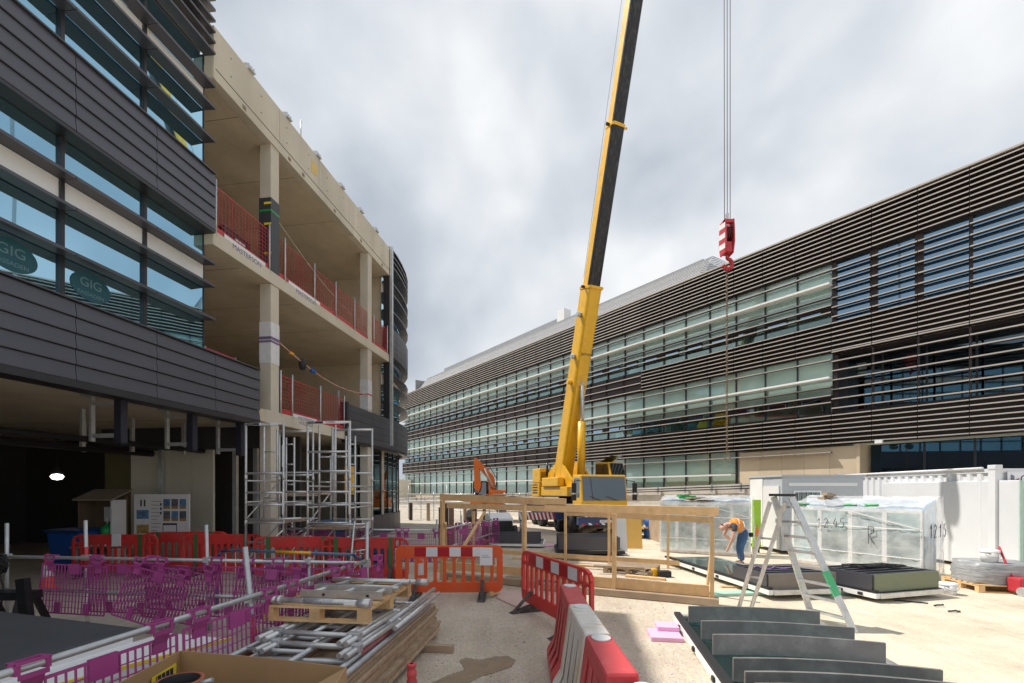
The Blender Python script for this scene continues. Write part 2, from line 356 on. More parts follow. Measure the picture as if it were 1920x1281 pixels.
def ground_mat():
    mt = bpy.data.materials.new('site_ground'); mt.use_nodes = True; nt = mt.node_tree; N = nt.nodes; L = nt.links
    bs = N['Principled BSDF']; bs.inputs['Roughness'].default_value = .92; bs.inputs['Specular IOR Level'].default_value = .2
    tc = N.new('ShaderNodeTexCoord')

    def noise(scale, detail=6, rough=.6):
        n = N.new('ShaderNodeTexNoise'); n.inputs['Scale'].default_value = scale; n.inputs['Detail'].default_value = detail; n.inputs['Roughness'].default_value = rough
        L.new(tc.outputs['Object'], n.inputs[0]); return n.outputs[0]

    def m(op, a, b):
        n = N.new('ShaderNodeMath'); n.operation = op
        for i, v in enumerate((a, b)):
            if isinstance(v, (int, float)): n.inputs[i].default_value = v
            else: L.new(v, n.inputs[i])
        return n.outputs[0]

    def ramp(f, *st):
        r = N.new('ShaderNodeValToRGB'); L.new(f, r.inputs[0]); e = r.color_ramp.elements
        e[0].position, e[0].color = st[0][0], (*st[0][1], 1); e[1].position, e[1].color = st[-1][0], (*st[-1][1], 1)
        for p, c in st[1:-1]: k = e.new(p); k.color = (*c, 1)
        return r.outputs[0]

    def mix(f, a, b, t='MIX'):
        n = N.new('ShaderNodeMix'); n.data_type = 'RGBA'; n.blend_type = t
        if isinstance(f, float): n.inputs[0].default_value = f
        else: L.new(f, n.inputs[0])
        L.new(a, n.inputs[6]); L.new(b, n.inputs[7]); return n.outputs[2]
    vo = N.new('ShaderNodeTexVoronoi'); vo.inputs['Scale'].default_value = 45; L.new(tc.outputs['Object'], vo.inputs[0])
    vo2 = N.new('ShaderNodeTexVoronoi'); vo2.inputs['Scale'].default_value = 110; L.new(tc.outputs['Object'], vo2.inputs[0])
    grav = ramp(noise(.9, 8), (.3, (.52, .41, .29)), (.5, (.60, .49, .35)), (.72, (.68, .575, .44)))
    sp = mix(.35, grav, vo.outputs['Color'], 'OVERLAY'); hs = N.new('ShaderNodeHueSaturation'); hs.inputs['Saturation'].default_value = .55; L.new(sp, hs.inputs['Color'])
    grav = mix(.6, grav, hs.outputs[0])
    conc = ramp(noise(.7, 9, .68), (.28, (.50, .42, .31)), (.5, (.63, .56, .44)), (.7, (.70, .64, .53)))
    fine = ramp(noise(30, 4), (.3, (.86, .86, .86)), (.7, (1.08, 1.08, 1.08)))
    conc = mix(1.0, conc, fine, 'MULTIPLY')
    sx = N.new('ShaderNodeSeparateXYZ'); L.new(tc.outputs['Object'], sx.inputs[0])
    # pale slab starts east of a ragged line; the beige clay lies west of it
    line = m('SUBTRACT', sx.outputs[0], m('ADD', m('MULTIPLY', sx.outputs[1], .12), 1.9))
    line = m('ADD', line, m('MULTIPLY', m('SUBTRACT', noise(.8, 7), .5), 1.7))
    mk = N.new('ShaderNodeMapRange'); mk.inputs[1].default_value = -.15; mk.inputs[2].default_value = .35; L.new(line, mk.inputs[0])
    ll = m('SUBTRACT', -2.6, sx.outputs[0]); ll = m('ADD', ll, m('MULTIPLY', m('SUBTRACT', noise(1.1, 6), .5), .5))
    mk2 = N.new('ShaderNodeMapRange'); mk2.inputs[1].default_value = 0; mk2.inputs[2].default_value = .3; L.new(ll, mk2.inputs[0])
    col = mix(mk.outputs[0], grav, conc)
    scr = ramp(noise(.9, 8), (.3, (.38, .34, .28)), (.7, (.52, .47, .40)))
    col = mix(mk2.outputs[0], col, scr)
    mpx = N.new('ShaderNodeMapping'); mpx.inputs['Scale'].default_value = (2.2, .22, 1); mpx.inputs['Rotation'].default_value = (0, 0, .15); L.new(tc.outputs['Object'], mpx.inputs[0])
    nx_ = N.new('ShaderNodeTexNoise'); nx_.inputs['Scale'].default_value = 1.6; nx_.inputs['Detail'].default_value = 8; nx_.inputs['Roughness'].default_value = .7; L.new(mpx.outputs[0], nx_.inputs[0])
    col = mix(1.0, col, ramp(nx_.outputs[0], (.32, (.88, .865, .84)), (.5, (1, 1, 1)), (.7, (1.06, 1.05, 1.03))), 'MULTIPLY')
    col = mix(1.0, col, ramp(noise(3.5, 10, .75), (.32, (.84, .81, .76)), (.42, (1, 1, 1)), (.9, (1.04, 1.04, 1.04))), 'MULTIPLY')
    L.new(col, bs.inputs['Base Color'])
    hgt = m('ADD', m('MULTIPLY', vo.outputs['Distance'], .35), m('ADD', m('MULTIPLY', vo2.outputs['Distance'], .2), noise(6, 8)))
    inv = m('SUBTRACT', 1.0, m('MULTIPLY', m('MAXIMUM', mk.outputs[0], mk2.outputs[0]), .75))
    bp = N.new('ShaderNodeBump'); bp.inputs['Distance'].default_value = .03; L.new(m('MULTIPLY', inv, .8), bp.inputs['Strength']); L.new(hgt, bp.inputs['Height']); L.new(bp.outputs[0], bs.inputs['Normal'])
    return mt


# ------------------------------------------------------------------ ground
structure(MB().quad((-900, -300, 0), (900, -300, 0), (900, 1500, 0), (-900, 1500, 0)), 'ground', ground_mat())

# ------------------------------------------------------------------ left office building
LB = thing('office_building', 'unfinished concrete office block with charcoal banded facade and red mesh guards', 'building', (-6.97, 12.6, 0), -math.atan(.15))
LB_IN = -13.0
Y0, Y1 = -13.95, 8.9


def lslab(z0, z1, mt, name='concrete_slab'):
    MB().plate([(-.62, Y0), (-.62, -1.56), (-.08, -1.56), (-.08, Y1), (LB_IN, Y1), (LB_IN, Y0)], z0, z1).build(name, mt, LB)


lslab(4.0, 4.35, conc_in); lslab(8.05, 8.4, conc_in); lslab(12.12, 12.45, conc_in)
# edge beams seen from outside, proud of the slabs
MB().b2((-.079, -1.55, 8.051), (-.07, Y1, 8.405)).build('slab_edge', concrete, LB)
MB().b2((-.079, .3, 4.001), (-.07, 4.9, 4.355)).build('slab_edge', concrete, LB)
for ya, yb in ((-1.55, 1.9), (1.903, 5.4), (5.403, Y1)):
    MB().b2((-.32, ya, 12.10), (-.06, yb, 13.38)).build('parapet_beam', concrete, LB)
MB().b2((-.058, -1.5, 12.36), (-.05, Y1, 12.372)).build('pour_joint', dark_wall, LB)
for yy in (-.6, 1.3, 2.0, 3.9, 5.9, 7.9):
    MB().b2((-.066, yy, 12.16), (-.056, yy + .13, 12.27)).build('formwork_pocket', mat('pocket', (.24, .18, .12), .9), LB)
MB().prism([(-.057, 2.5, 12.62), (-.057, 2.82, 12.66), (-.057, 2.86, 13.02), (-.057, 2.52, 13.05)], (0, 0, 0), (.003, 0, 0)).build('patch_repair', mat('yellow_patch', (.66, .48, .18), .9), LB)
tieh = MATS['pocket']
for k in range(9):
    for z in (12.62, 13.08):
        yy = -1.0 + k * 1.12; MB().tube((-.0605, yy, z), (-.056, yy, z), .022, 8).build('tie_hole', tieh, LB)
for k in range(4): MB().b2((-.0575, .9 + k * 2.05, 12.37), (-.0555, .906 + k * 2.05, 13.38)).build('pour_joint', tieh, LB)
for k, (z0, x) in enumerate(((8.052, -3), (12.122, -3), (4.002, -3))):
    for yy in (-.4, 2.0, 4.4): MB().b2((-9, yy, z0 - .006), (-.33, yy + .012, z0 - .0025)).build('formwork_joint', tieh, LB)
for yy, in ((-.3,), (1.3,), (2.9,), (4.5,), (6.0,), (7.4,)):
    b = MB(); b.box((-.14, yy, 13.41), (.3, .22, .05))
    for k in range(3): b.box((-.1, yy - .09 + .09 * k, 13.48), (.14, .035, .12), rz=.3)
    b.build('edge_bracket', galv, LB)
MB().tube((-.2, 2.15, 13.38), (-.2, 2.15, 14.05), .02).build('starter_bar', galv, LB)
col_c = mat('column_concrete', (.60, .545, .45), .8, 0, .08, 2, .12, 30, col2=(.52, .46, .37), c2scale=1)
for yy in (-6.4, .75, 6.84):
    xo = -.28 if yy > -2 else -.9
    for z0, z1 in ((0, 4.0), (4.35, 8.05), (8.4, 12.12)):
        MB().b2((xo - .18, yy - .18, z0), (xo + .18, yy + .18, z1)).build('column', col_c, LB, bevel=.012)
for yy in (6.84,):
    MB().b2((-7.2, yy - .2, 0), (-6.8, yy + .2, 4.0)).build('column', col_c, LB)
# wraps, tape and straps on the columns
wrapg = mat('charcoal_wrap', (.05, .053, .06), .55, 0, .1, 6)
wrapw = mat('white_wrap', (.66, .66, .68), .6, 0, .12, 5)
w_ = MB().b2((-.475, .555, 8.42), (-.085, .945, 10.55)).build('column_wrap', wrapg, LB, bevel=.01); w_['label'] = 'charcoal sheet wrapped round the upper column'
for z in (8.9, 9.75, 10.35):
    MB().b2((-.3, .545, z), (-.08, .552, z + .06)).build('tape_strip', yel_lbl, w_)
MB().b2((-.48, .55, 10.15), (-.08, .95, 10.2)).build('strap', green_pl, w_)
w_ = MB().b2((-.47, .56, 5.75), (-.09, .94, 6.95)).build('column_wrap', wrapw, LB, bevel=.01)
MB().b2((-.478, .552, 6.35), (-.082, .948, 6.41)).build('strap', mat('violet_strap', (.17, .12, .22), .7), w_)
MB().b2((-.48, .55, 6.44), (-.08, .95, 6.52)).build('strap', MATS['violet_strap'], w_)
w_ = MB().b2((-.47, 6.65, 5.5), (-.09, 7.03, 6.75)).build('column_wrap', wrapw, LB, bevel=.01)
MB().b2((-.475, 6.645, 6.1), (-.085, 7.035, 6.15)).build('strap', red, w_)
# inner walls
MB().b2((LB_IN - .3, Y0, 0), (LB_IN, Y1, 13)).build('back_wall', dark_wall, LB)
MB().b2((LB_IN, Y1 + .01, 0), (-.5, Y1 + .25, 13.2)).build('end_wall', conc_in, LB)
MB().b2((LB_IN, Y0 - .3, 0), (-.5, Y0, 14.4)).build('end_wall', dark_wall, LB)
# ---- cladding bands
MOD = 1.55


def panel_mesh(h, ln):
    b = MB()
    pr = [(0, .0), (.004, .012), (-.028, h - .012), (-.05, h - .012), (-.05, 0)]
    b.prism([(x, 0, z) for x, z in pr], (0, .006, 0), (0, ln - .006, 0)); return b.mesh('cladding_panel', clad)


pm = panel_mesh(.272, MOD)
for k in range(9):
    ya = -MOD * (k + 1)
    for r in range(5): put('cladding_panel', pm, LB, loc=(0, ya, 3.99 + r * .278))
    if k >= 1:
        for r in range(5): put('cladding_panel', pm, LB, loc=(0, ya, 8.37 + r * .272))
MB().b2((-.16, Y0, 3.99), (-.055, -.01, 5.375)).build('cladding_backing', dark_fr, LB)
MB().b2((-.44, Y0, 3.86), (.0, -.01, 3.985)).build('soffit_trim', dark_fr, LB)
MB().b2((-.5, Y0, 5.38), (.02, -.01, 5.41)).build('band_coping', blade_m, LB)
MB().b2((-.40, Y0, 8.36), (-.055, -1.56, 9.725)).build('cladding_backing', dark_fr, LB)
MB().b2((-.5, Y0, 9.73), (.02, -1.56, 9.76)).build('band_coping', blade_m, LB)
MB().b2((-.5, Y0, 8.30), (.0, -1.56, 8.36)).build('soffit_trim', dark_fr, LB)
# ---- glazing
gx = -.34
for k in range(1, 9):
    ya = -MOD * (k + 1) + .03; yb = -MOD * k - .03
    if k == 1: yb = -MOD - .02
    for z0, z1 in ((5.42, 7.03), (7.56, 8.29), (9.77, 11.36), (11.87, 12.62)):
        MB().b2((gx - .02, ya, z0), (gx, yb, z1)).build('window_pane', glass_l, LB)
    for z0, z1 in ((7.04, 7.55), (11.37, 11.86)):
        MB().b2((gx - .02, ya, z0), (gx + .004, yb, z1)).build('spandrel_panel', spand, LB)
    for z0, z1 in ((5.41, 8.30), (9.76, 12.7)):
        MB().b2((gx - .06, ya - .06, z0), (gx + .06, ya, z1)).build('mullion', dark_fr, LB)
for z0, z1 in ((5.41, 8.30), (9.76, 12.7)):
    MB().b2((gx - .1, -MOD - .018, z0), (gx + .02, -MOD, z1)).build('mullion', dark_fr, LB)
    MB().b2((-.6, -MOD - .02, z0), (gx - .1, -MOD + .01, z1)).build('return_panel', dark_fr, LB)
bl = MB().prism([(gx + .03, 0, .0), (0, 0, -.02), (.0, 0, .035), (gx + .03, 0, .05)], (0, .006, 0), (0, MOD - .006, 0)).mesh('louvre_blade', blade_m)
rows = [6.2, 7.0, 7.55, 10.53, 11.33, 11.86, 12.66] + [12.93 + .26 * i for i in range(7)]
for k in range(1, 9):
    for z in rows: put('louvre_blade', bl, LB, loc=(0, -MOD * (k + 1), z))
MB().b2((-.58, Y0, 12.72), (-.4, -MOD - .03, 14.6)).build('plant_screen', dark_fr, LB)
# stickers on the glass
stk = mat('teal_sticker', (.015, .09, .12), .6); stk_t = mat('sticker_text', (.13, .24, .26), .6)
for yc in (-4.14, -5.35):
    s_ = MB().prism([(gx + .004, yc + .36 * math.cos(t), 5.86 + .26 * math.sin(t)) for t in [i * math.pi / 14 for i in range(28)]], (0, 0, 0), (.002, 0, 0)).build('window_sticker', stk, LB)
    letters('GIG', .23, stk_t, s_, (gx + .007, yc, 5.92), (0, 1, 0), (0, 0, 1)); letters('FASSADEN', .1, stk_t, s_, (gx + .007, yc, 5.72), (0, 1, 0), (0, 0, 1))
# ---- ground floor: bulkhead, insulated panels, studs, hangers
MB().b2((-6.3, .95, 3.33), (-.7, 1.15, 3.998)).build('bulkhead', mat('bulkhead_dark', (.055, .055, .06), .6), LB)
MB().b2((-.69, .93, 3.33), (-.3, 1.2, 3.998)).build('bulkhead_end', clad, LB)
pal = mat('insulated_panel', (.74, .71, .60), .5, 0, .03)
for i in range(4):
    MB().b2((-5.5 + i * .74, 1.2, 0), (-5.5 + i * .74 + .732, 1.28, 3.32)).build('wall_panel', pal, LB)
for xx in (-4.35, -1.75, -1.05):
    MB().b2((xx, 1.05, 0), (xx + .13, 1.15, 3.33)).build('steel_stud', galv, LB)
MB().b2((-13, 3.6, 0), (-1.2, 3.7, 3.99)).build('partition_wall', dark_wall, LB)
MB().b2((-6.6, 1.3, 0), (-5.6, 1.36, 3.99)).build('partition_wall', mat('olive_board', (.16, .14, .07), .9), LB)
for yy in (-3.55, -1.85, -.3):
    h = MB(); x0 = -1.05
    h.b2((x0 - .03, yy - .04, 3.05), (x0 + .03, yy + .04, 4.0)); h.b2((x0 - .16, yy - .1, 3.96), (x0 + .16, yy + .1, 3.998))
    h.build('hanger_post', galv, LB)
    MB().b2((x0 + .03, yy - .03, 3.12), (-.45, yy + .03, 3.2)).build('hanger_arm', galv, LB)
    MB().b2((x0 + .03, yy - .03, 3.78), (-.45, yy + .03, 3.84)).build('hanger_arm', galv, LB)
    b = MB().b2((-.45, yy - .07, 3.0), (-.29, yy + .07, 3.86)); b.b2((-.4, yy - .02, 2.96), (-.34, yy + .02, 3.0)); b.build('hanger_bracket', mat('navy_bracket', (.03, .032, .05), .5, .3), LB)
for xx, yy in ((-3.4, -4), (-3.0, -2.2), (-3.2, -.8), (-2.6, .2), (-4.5, -3), (-4.6, -.9)):
    MB().b2((xx - .04, yy - .04, 3.1), (xx + .04, yy + .04, 4.0)).build('hanger_post', galv, LB)
MB().tube((-2.6, -12, 3.25), (-2.6, .9, 3.25), .07).build('service_pipe', black, LB)
MB().tube((-4.4, -12, 3.2), (-4.4, .9, 3.2), .1).build('service_pipe', black, LB)
# ---- curved corner of the facade
cw = [(-6.25, 17.4), (-6.1, 18.4), (-5.95, 19.4), (-5.8, 20.4), (-5.68, 21.3), (-5.58, 22.2), (-5.55, 23.0), (-5.57, 23.9), (-5.68, 24.8), (-5.9, 25.7), (-6.25, 26.6), (-6.75, 27.5), (-7.4, 28.3), (-8.3, 29.1), (-9.4, 29.7), (-10.8, 30.1)]
INV = W[LB].inverted()
cl = [INV @ Vector((x, y, 0)) for x, y in cw]
cn = []
for i in range(len(cl)):
    a = cl[max(0, i - 1)]; b = cl[min(len(cl) - 1, i + 1)]; t = (b - a).normalized(); cn.append(Vector((t.y, -t.x, 0)))


def strip(i, z0, z1, o0, o1, name, m, gap=.008):
    """a piece of facade between path points i and i+1, offsets o0 (inner) to o1 (outer)"""
    a0 = cl[i] + cn[i] * o0; b0 = cl[i + 1] + cn[i + 1] * o0; a1 = cl[i] + cn[i] * o1; b1 = cl[i + 1] + cn[i + 1] * o1
    d = (b1 - a1).normalized() * gap
    MB().plate([a0 + d, a1 + d, b1 - d, b0 - d], z0, z1).build(name, m, LB)


for i in range(len(cl) - 1):
    for r in range(5): strip(i, 3.99 + r * .278, 3.99 + r * .278 + .268, -.05, .0 if r % 2 else -.006, 'cladding_panel', clad, .004)
    strip(i, 3.9, 5.37, -.3, -.052, 'cladding_backing', dark_fr, 0)
    if i >= 1:
        strip(i, .95, 2.0, -.52, -.5, 'shopfront_pane', glass_d, .02); strip(i, 2.05, 3.88, -.52, -.5, 'shopfront_pane', glass_d, .02)
        strip(i, .0, .93, -.5, -.4, 'plinth_panel', clad, .01)
        strip(i, 2.0, 2.04, -.52, -.42, 'shopfront_transom', blade_m, 0)
        a = cl[i] + cn[i] * -.5; MB().tube((a.x, a.y, .9), (a.x, a.y, 3.9), .035, 6).build('mullion', dark_fr, LB)
    if i >= 4:
        for r in range(5): strip(i, 8.37 + r * .272, 8.37 + r * .272 + .262, -.05, 0, 'cladding_panel', clad, .004)
        strip(i, 8.3, 9.74, -.3, -.052, 'cladding_backing', dark_fr, 0)
        for z0, z1 in ((5.4, 7.03), (7.56, 8.3), (9.76, 11.36), (11.87, 12.6)): strip(i, z0, z1, -.48, -.46, 'window_pane', glass_l, .02)
        for z0, z1 in ((7.04, 7.55), (11.37, 11.86)): strip(i, z0, z1, -.48, -.455, 'spandrel_panel', spand, .01)
        for z in (6.2, 7.0, 7.55, 10.53, 11.33, 11.86, 12.66, 12.93, 13.19, 13.45): strip(i, z - .02, z + .035, -.44, 0, 'louvre_blade', blade_m)
        strip(i, 12.65, 13.6, -.6, -.46, 'plant_screen', dark_fr, 0)
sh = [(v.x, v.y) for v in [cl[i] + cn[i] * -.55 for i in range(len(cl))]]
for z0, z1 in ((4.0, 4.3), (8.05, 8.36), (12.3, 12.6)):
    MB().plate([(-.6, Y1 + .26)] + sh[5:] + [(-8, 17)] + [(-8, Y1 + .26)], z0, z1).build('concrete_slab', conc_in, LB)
pp = cl[4] + cn[4] * .04
MB().box((pp.x, pp.y, 8.8), (.12, .14, 9.3)).build('corner_post', galv, LB)
MB().box((pp.x - .22, pp.y - .02, 9.3), (.3, .1, 8.0)).build('corner_post', dark_fr, LB)
p4 = cl[0] + cn[0] * -.12
MB().box((p4.x, p4.y - .08, 4.7), (.26, .16, 1.45)).build('band_end', dark_fr, LB)
MB().b2((-.5, 4.86, 4.35), (-.42, 4.94, 5.9)).build('end_post', galv, LB)


# ---- red edge guards on the open floors
def mesh_panel(ln, h, m, name, parent, p, d, dz=0.0, pitch=.11, t=.009):
    b = MB(); n = max(2, int(ln / pitch)); k = max(2, int(h / pitch))
    for i in range(n + 1): x = ln * i / n; b.box((0, x, h / 2), (t, t * (2.6 if i in (0, n) else 1), h))
    for j in range(k + 1): z = h * j / k; b.box((0, ln / 2, z), (t * .9, ln, t * (2.6 if j in (0, k) else 1)))
    o = b.build(name, m, parent); o.location = p; return o


def edge_guard(label, floor_z, ys, xs, texts):
    t = thing('edge_guardrail', label, 'guardrail', W[LB] @ Vector((xs, ys[0], floor_z)), -math.atan(.15), 'red mesh edge guards on the open floors')
    for i, y in enumerate(ys):
        MB().tube((.04, y - ys[0], -.1), (.04, y - ys[0], 1.3), .025).build('post', galv, t)
        if i < len(ys) - 1:
            ln = ys[i + 1] - y - .03
            mesh_panel(ln, 1.0, red_mesh, 'mesh_panel', t, (0, y - ys[0] + .015, .16), None)
            MB().b2((.0, y - ys[0] + .01, .0), (.02, y - ys[0] + ln, .16)).build('toe_board', red_mesh, t)
    for (y, ln, words) in texts:
        b = MB().b2((.05, y - ys[0] - ln / 2, -.22), (.056, y - ys[0] + ln / 2, .1)).build('banner', paper, t)
        for q, wd in enumerate(words):
            letters(wd, .19 if len(words) == 1 else .15, blue_ink, b, (.06, y - ys[0] + .05, -.06 + (.06 if len(words) > 1 else 0) - .14 * q), (0, 1, 0), (0, 0, 1))
        MB().prism([(.057, y - ys[0] - ln / 2 + .12, -.14), (.057, y - ys[0] - ln / 2 + .2, -.14), (.057, y - ys[0] - ln / 2 + .16, .02)], (0, 0, 0), (.002, 0, 0)).build('logo', yel_lbl, b)
    return t


edge_guard('red mesh guardrail along the upper open floor edge', 8.4, [-1.45, .5, 1.2, 2.75, 4.1, 5.5, 7.2, 8.6], -.13, [(-.45, 1.5, ('MASTERSON',)), (2.2, 1.7, ('MASTERSON',))])
edge_guard('red mesh guardrail along the first floor between column and curved band', 4.35, [1.0, 1.55, 3.1, 4.7], -.13, [(2.2, 1.3, ('MASTERSON', 'HOLDINGS'))])
t = thing('edge_guardrail', 'short red guardrail stub behind the lower charcoal band', 'guardrail', W[LB] @ Vector((-.35, -1.5, 4.35)), -math.atan(.15), 'red mesh edge guards on the open floors')
MB().bar((0, 0, 1.12), (0, 1.0, 1.12), .05, .05).build('rail', red, t); MB().bar((0, 0, 1.2), (0, 1.0, 1.2), .04, .04).build('rail', red, t); MB().tube((0, 0, 0), (0, 0, 1.25), .02).build('post', galv, t); MB().tube((0, 1, 0), (0, 1, 1.25), .02).build('post', galv, t)
# kit on the upper floor and straps between columns
c_ = W[LB] @ Vector((-1.0, .0, 8.4))
t = thing('control_cabinet', 'dark grey machine box behind the upper mesh guard', 'machine', c_, -.15); MB().b2((-.3, -.5, 0), (.3, .5, .8)).build('body', dark_fr, t, bevel=.02); MB().b2((.301, -.1, .25), (.306, .3, .65)).build('notice', paper, t)
a = W[LB] @ Vector((-.08, .9, 10.0)); b = W[LB] @ Vector((-.2, 6.66, 8.9))
solo(MB().path([a.lerp(b, i / 8) - Vector((0, 0, .25 * math.sin(math.pi * i / 8))) for i in range(9)], .014), 'rope', mat('pale_rope', (.5, .46, .38), .8), 'pale rope slung between upper concrete columns', 'rope', a)
a = W[LB] @ Vector((-.1, .95, 6.45)); b = W[LB] @ Vector((-.1, 6.65, 6.1))
pts = [a.lerp(b, i / 10) - Vector((0, 0, .35 * math.sin(math.pi * i / 10))) for i in range(11)]
t = thing('ratchet_strap', 'ratchet strap with black sling bag tied between first floor columns', 'strap', a)
MB().path(pts, .02).build('webbing', mat('pink_webbing', (.55, .30, .24), .8), t, world=True)
MB().lathe([(.02, .14), (.1, .08), (.13, -.05), (.09, -.2), (.02, -.24)], 8, pts[2]).build('sling_bag', black, t, world=True)
MB().box(pts[1], (.06, .18, .08), rz=-.15).build('buckle', mat('orange_buckle', (.7, .3, .02), .5), t, world=True)
MB().box(pts[3], (.08, .25, .12), rz=-.15).build('blue_sleeve', blue_pl, t, world=True)

# ------------------------------------------------------------------ right building
RZ = math.atan2(.602, .799)
RBo = Vector((29.6 - .754 * 16.8, 16.8, 0))
RB = thing('louvred_building', 'long three storey glass building with brown louvre bands', 'building', RBo, RZ)
RM = 1.455
NM0, NM1 = -7, 35                     # modules
ZD3, ZW3, ZD2, ZW2, ZD1, ZW1 = (12.2, 13.97), (9.54, 12.2), (8.2, 9.54), (5.54, 8.2), (4.09, 5.54), (1.7, 4.09)
ya_, yb_ = NM0 * RM, NM1 * RM


def rblade(depth, h, name, m, m2):
    me = MB().b2((-depth, .012, -h / 2), (0, RM - .012, h / 2)).mesh(name, m); me.materials.append(m2)
    me.polygons[4].material_index = 1; return me


def nose_far(o, m2):
    me = o.data; me.materials.append(m2)
    for i in range(4, len(me.polygons), 6): me.polygons[i].material_index = 1


blade_body = mat('blade_body', (.055, .043, .038), .45, .3, .06)  # dark body, pale front: shaded underside and sunlit edge put into the colours
bm1 = rblade(.2, .045, 'louvre_blade', blade_body, beige_bl); bm2 = rblade(.2, .05, 'sunshade_fin', blade_body, beige_bl); bm3 = rblade(.42, .085, 'light_shelf', shelf_m, shelf_m)
far_bl = MB(); far_fin = MB(); nb = nf = 0
for z0, z1 in (ZD3, ZD2, ZD1):
    MB().b2((.02, ya_, z0), (.3, yb_, z1)).build('louvre_backing', brown, RB)
DARK0, DARK1 = 3, None
for k in range(NM0, NM1):
    y = k * RM
    zs = []
    n3 = 9
    zs += [ZD3[0] + .06 + i * (ZD3[1] - ZD3[0] - .2) / (n3 - 1) for i in range(n3)]
    if k < 10: zs += [ZD2[0] + .06 + i * .2 for i in range(7)]
    else: zs += [ZD2[0] + .1, ZD2[0] + .55, ZD2[0] + 1.0]
    if k < 14: zs += [ZD1[0] + .06 + i * .205 for i in range(7)]
    else: zs += [ZD1[0] + .06, ZD1[0] + .4, ZD1[0] + .85, ZD1[0] + 1.3]
    if k >= 10:
        for q in range(2): MB().b2((-.06, y + .01, ZD2[0] + .15 + q * .45), (.018, y + RM - .01, ZD2[0] + .5 + q * .45)).build('cladding_panel', brown_p, RB)
    if k >= 14:
        for q in range(3): MB().b2((-.06, y + .01, ZD1[0] + .1 + q * .44), (.018, y + RM - .01, ZD1[0] + .38 + q * .44)).build('cladding_panel', brown_p, RB)
    for z in zs:
        if -2 <= k < 10 and nb < 290: put('louvre_blade', bm1, RB, loc=(0, y, z)); nb += 1
        else: far_bl.b2((-.2, y + .012, z - .0275), (0, y + RM - .012, z + .0275))
    fins = []
    if k < 3:
        fins = [ZW3[0] + .2 + .42 * i for i in range(6)] + [ZW2[0] + .15 + .415 * i for i in range(7)]
    else:
        for zw in (ZW3, ZW2): fins += [zw[0] + .43, zw[0] + .74, zw[0] + 1.12, zw[0] + 2.32]
        fins += [3.75]
        for zs_ in (ZW3[0] + 1.66, ZW2[0] + 1.5, 2.87):
            if not (zs_ < 3.5 and k < 6): put('light_shelf', bm3, RB, loc=(0, y, zs_))
    for z in fins:
        if k >= -2 and nf < 290: put('sunshade_fin', bm2, RB, loc=(0, y, z)); nf += 1
        else: far_fin.b2((-.2, y + .012, z - .025), (0, y + RM - .012, z + .025))
    if k < -2: continue
    # panes and mullions
    gxr = .12
    if k >= 3:
        for zw in (ZW3, ZW2):
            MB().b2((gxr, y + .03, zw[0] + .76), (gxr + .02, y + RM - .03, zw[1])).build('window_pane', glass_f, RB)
            MB().b2((gxr, y + .03, zw[0] + .02), (gxr + .02, y + RM - .03, zw[0] + .40)).build('window_pane', glass_r, RB)
            # opening light in the row above the sill
            MB().b2((gxr - .02, y + .03, zw[0] + .41), (gxr + .03, y + .42, zw[0] + .75)).build('vent_panel', glass_r if k % 3 else brown_p, RB)
            MB().b2((gxr - .03, y + .43, zw[0] + .41), (gxr + .03, y + RM - .03, zw[0] + .75)).build('vent_frame', brown_p, RB)
            MB().b2((gxr - .035, y + .5, zw[0] + .47), (gxr - .031, y + RM - .12, zw[0] + .69)).build('window_pane', glass_b, RB)
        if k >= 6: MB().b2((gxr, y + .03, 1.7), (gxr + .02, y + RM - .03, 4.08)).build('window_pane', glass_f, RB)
        MB().b2((gxr - .07, y - .03, 1.7 if k >= 6 else 5.54), (gxr + .06, y + .03, 12.2)).build('mullion', dark_fr, RB)
    else:
        MB().b2((gxr, y + .03, ZW3[0]), (gxr + .02, y + RM - .03, ZW3[1])).build('window_pane', glass_b, RB)
        wd = .13 if k in (1, 2) else .05
        MB().b2((gxr - .07, y - wd, ZW3[0]), (gxr + .06, y + wd, ZW3[1])).build('mullion', brown_p, RB)
        MB().b2((-.05, y - .035, ZW2[0]), (.05, y + .035, ZW2[1] - .1)).build('fin_hanger', brown_p, RB)
        MB().b2((1.3, y + .03, ZW2[0]), (1.32, y + RM - .03, ZW2[1])).build('window_pane', glass_d, RB)
        MB().b2((1.24, y - .03, ZW2[0]), (1.36, y + .03, ZW2[1])).build('mullion', dark_fr, RB)
    if k < 2:
        MB().b2((.9, y + .03, 1.0), (.92, y + RM - .03, 4.0)).build('window_pane', glass_d, RB)
        MB().b2((.84, y - .03, 1.0), (.96, y + .03, 4.05)).build('mullion', dark_fr, RB)
o_ = tag(far_bl.build('louvre_blade', blade_body, RB), kind='stuff'); nose_far(o_, beige_bl); o_ = tag(far_fin.build('sunshade_fin', blade_body, RB), kind='stuff'); nose_far(o_, beige_bl)
# blade joints, coping, hangers
for k in range(NM0, NM1 + 1):
    y = k * RM
    for z0, z1 in (ZD3, ZD2, ZD1): MB().b2((-.12, y - .008, z0), (.01, y + .008, z1)).build('louvre_rail', brown, RB)
MB().b2((-.22, ya_, 13.95), (.4, yb_, 14.02)).build('coping', beige_bl, RB)
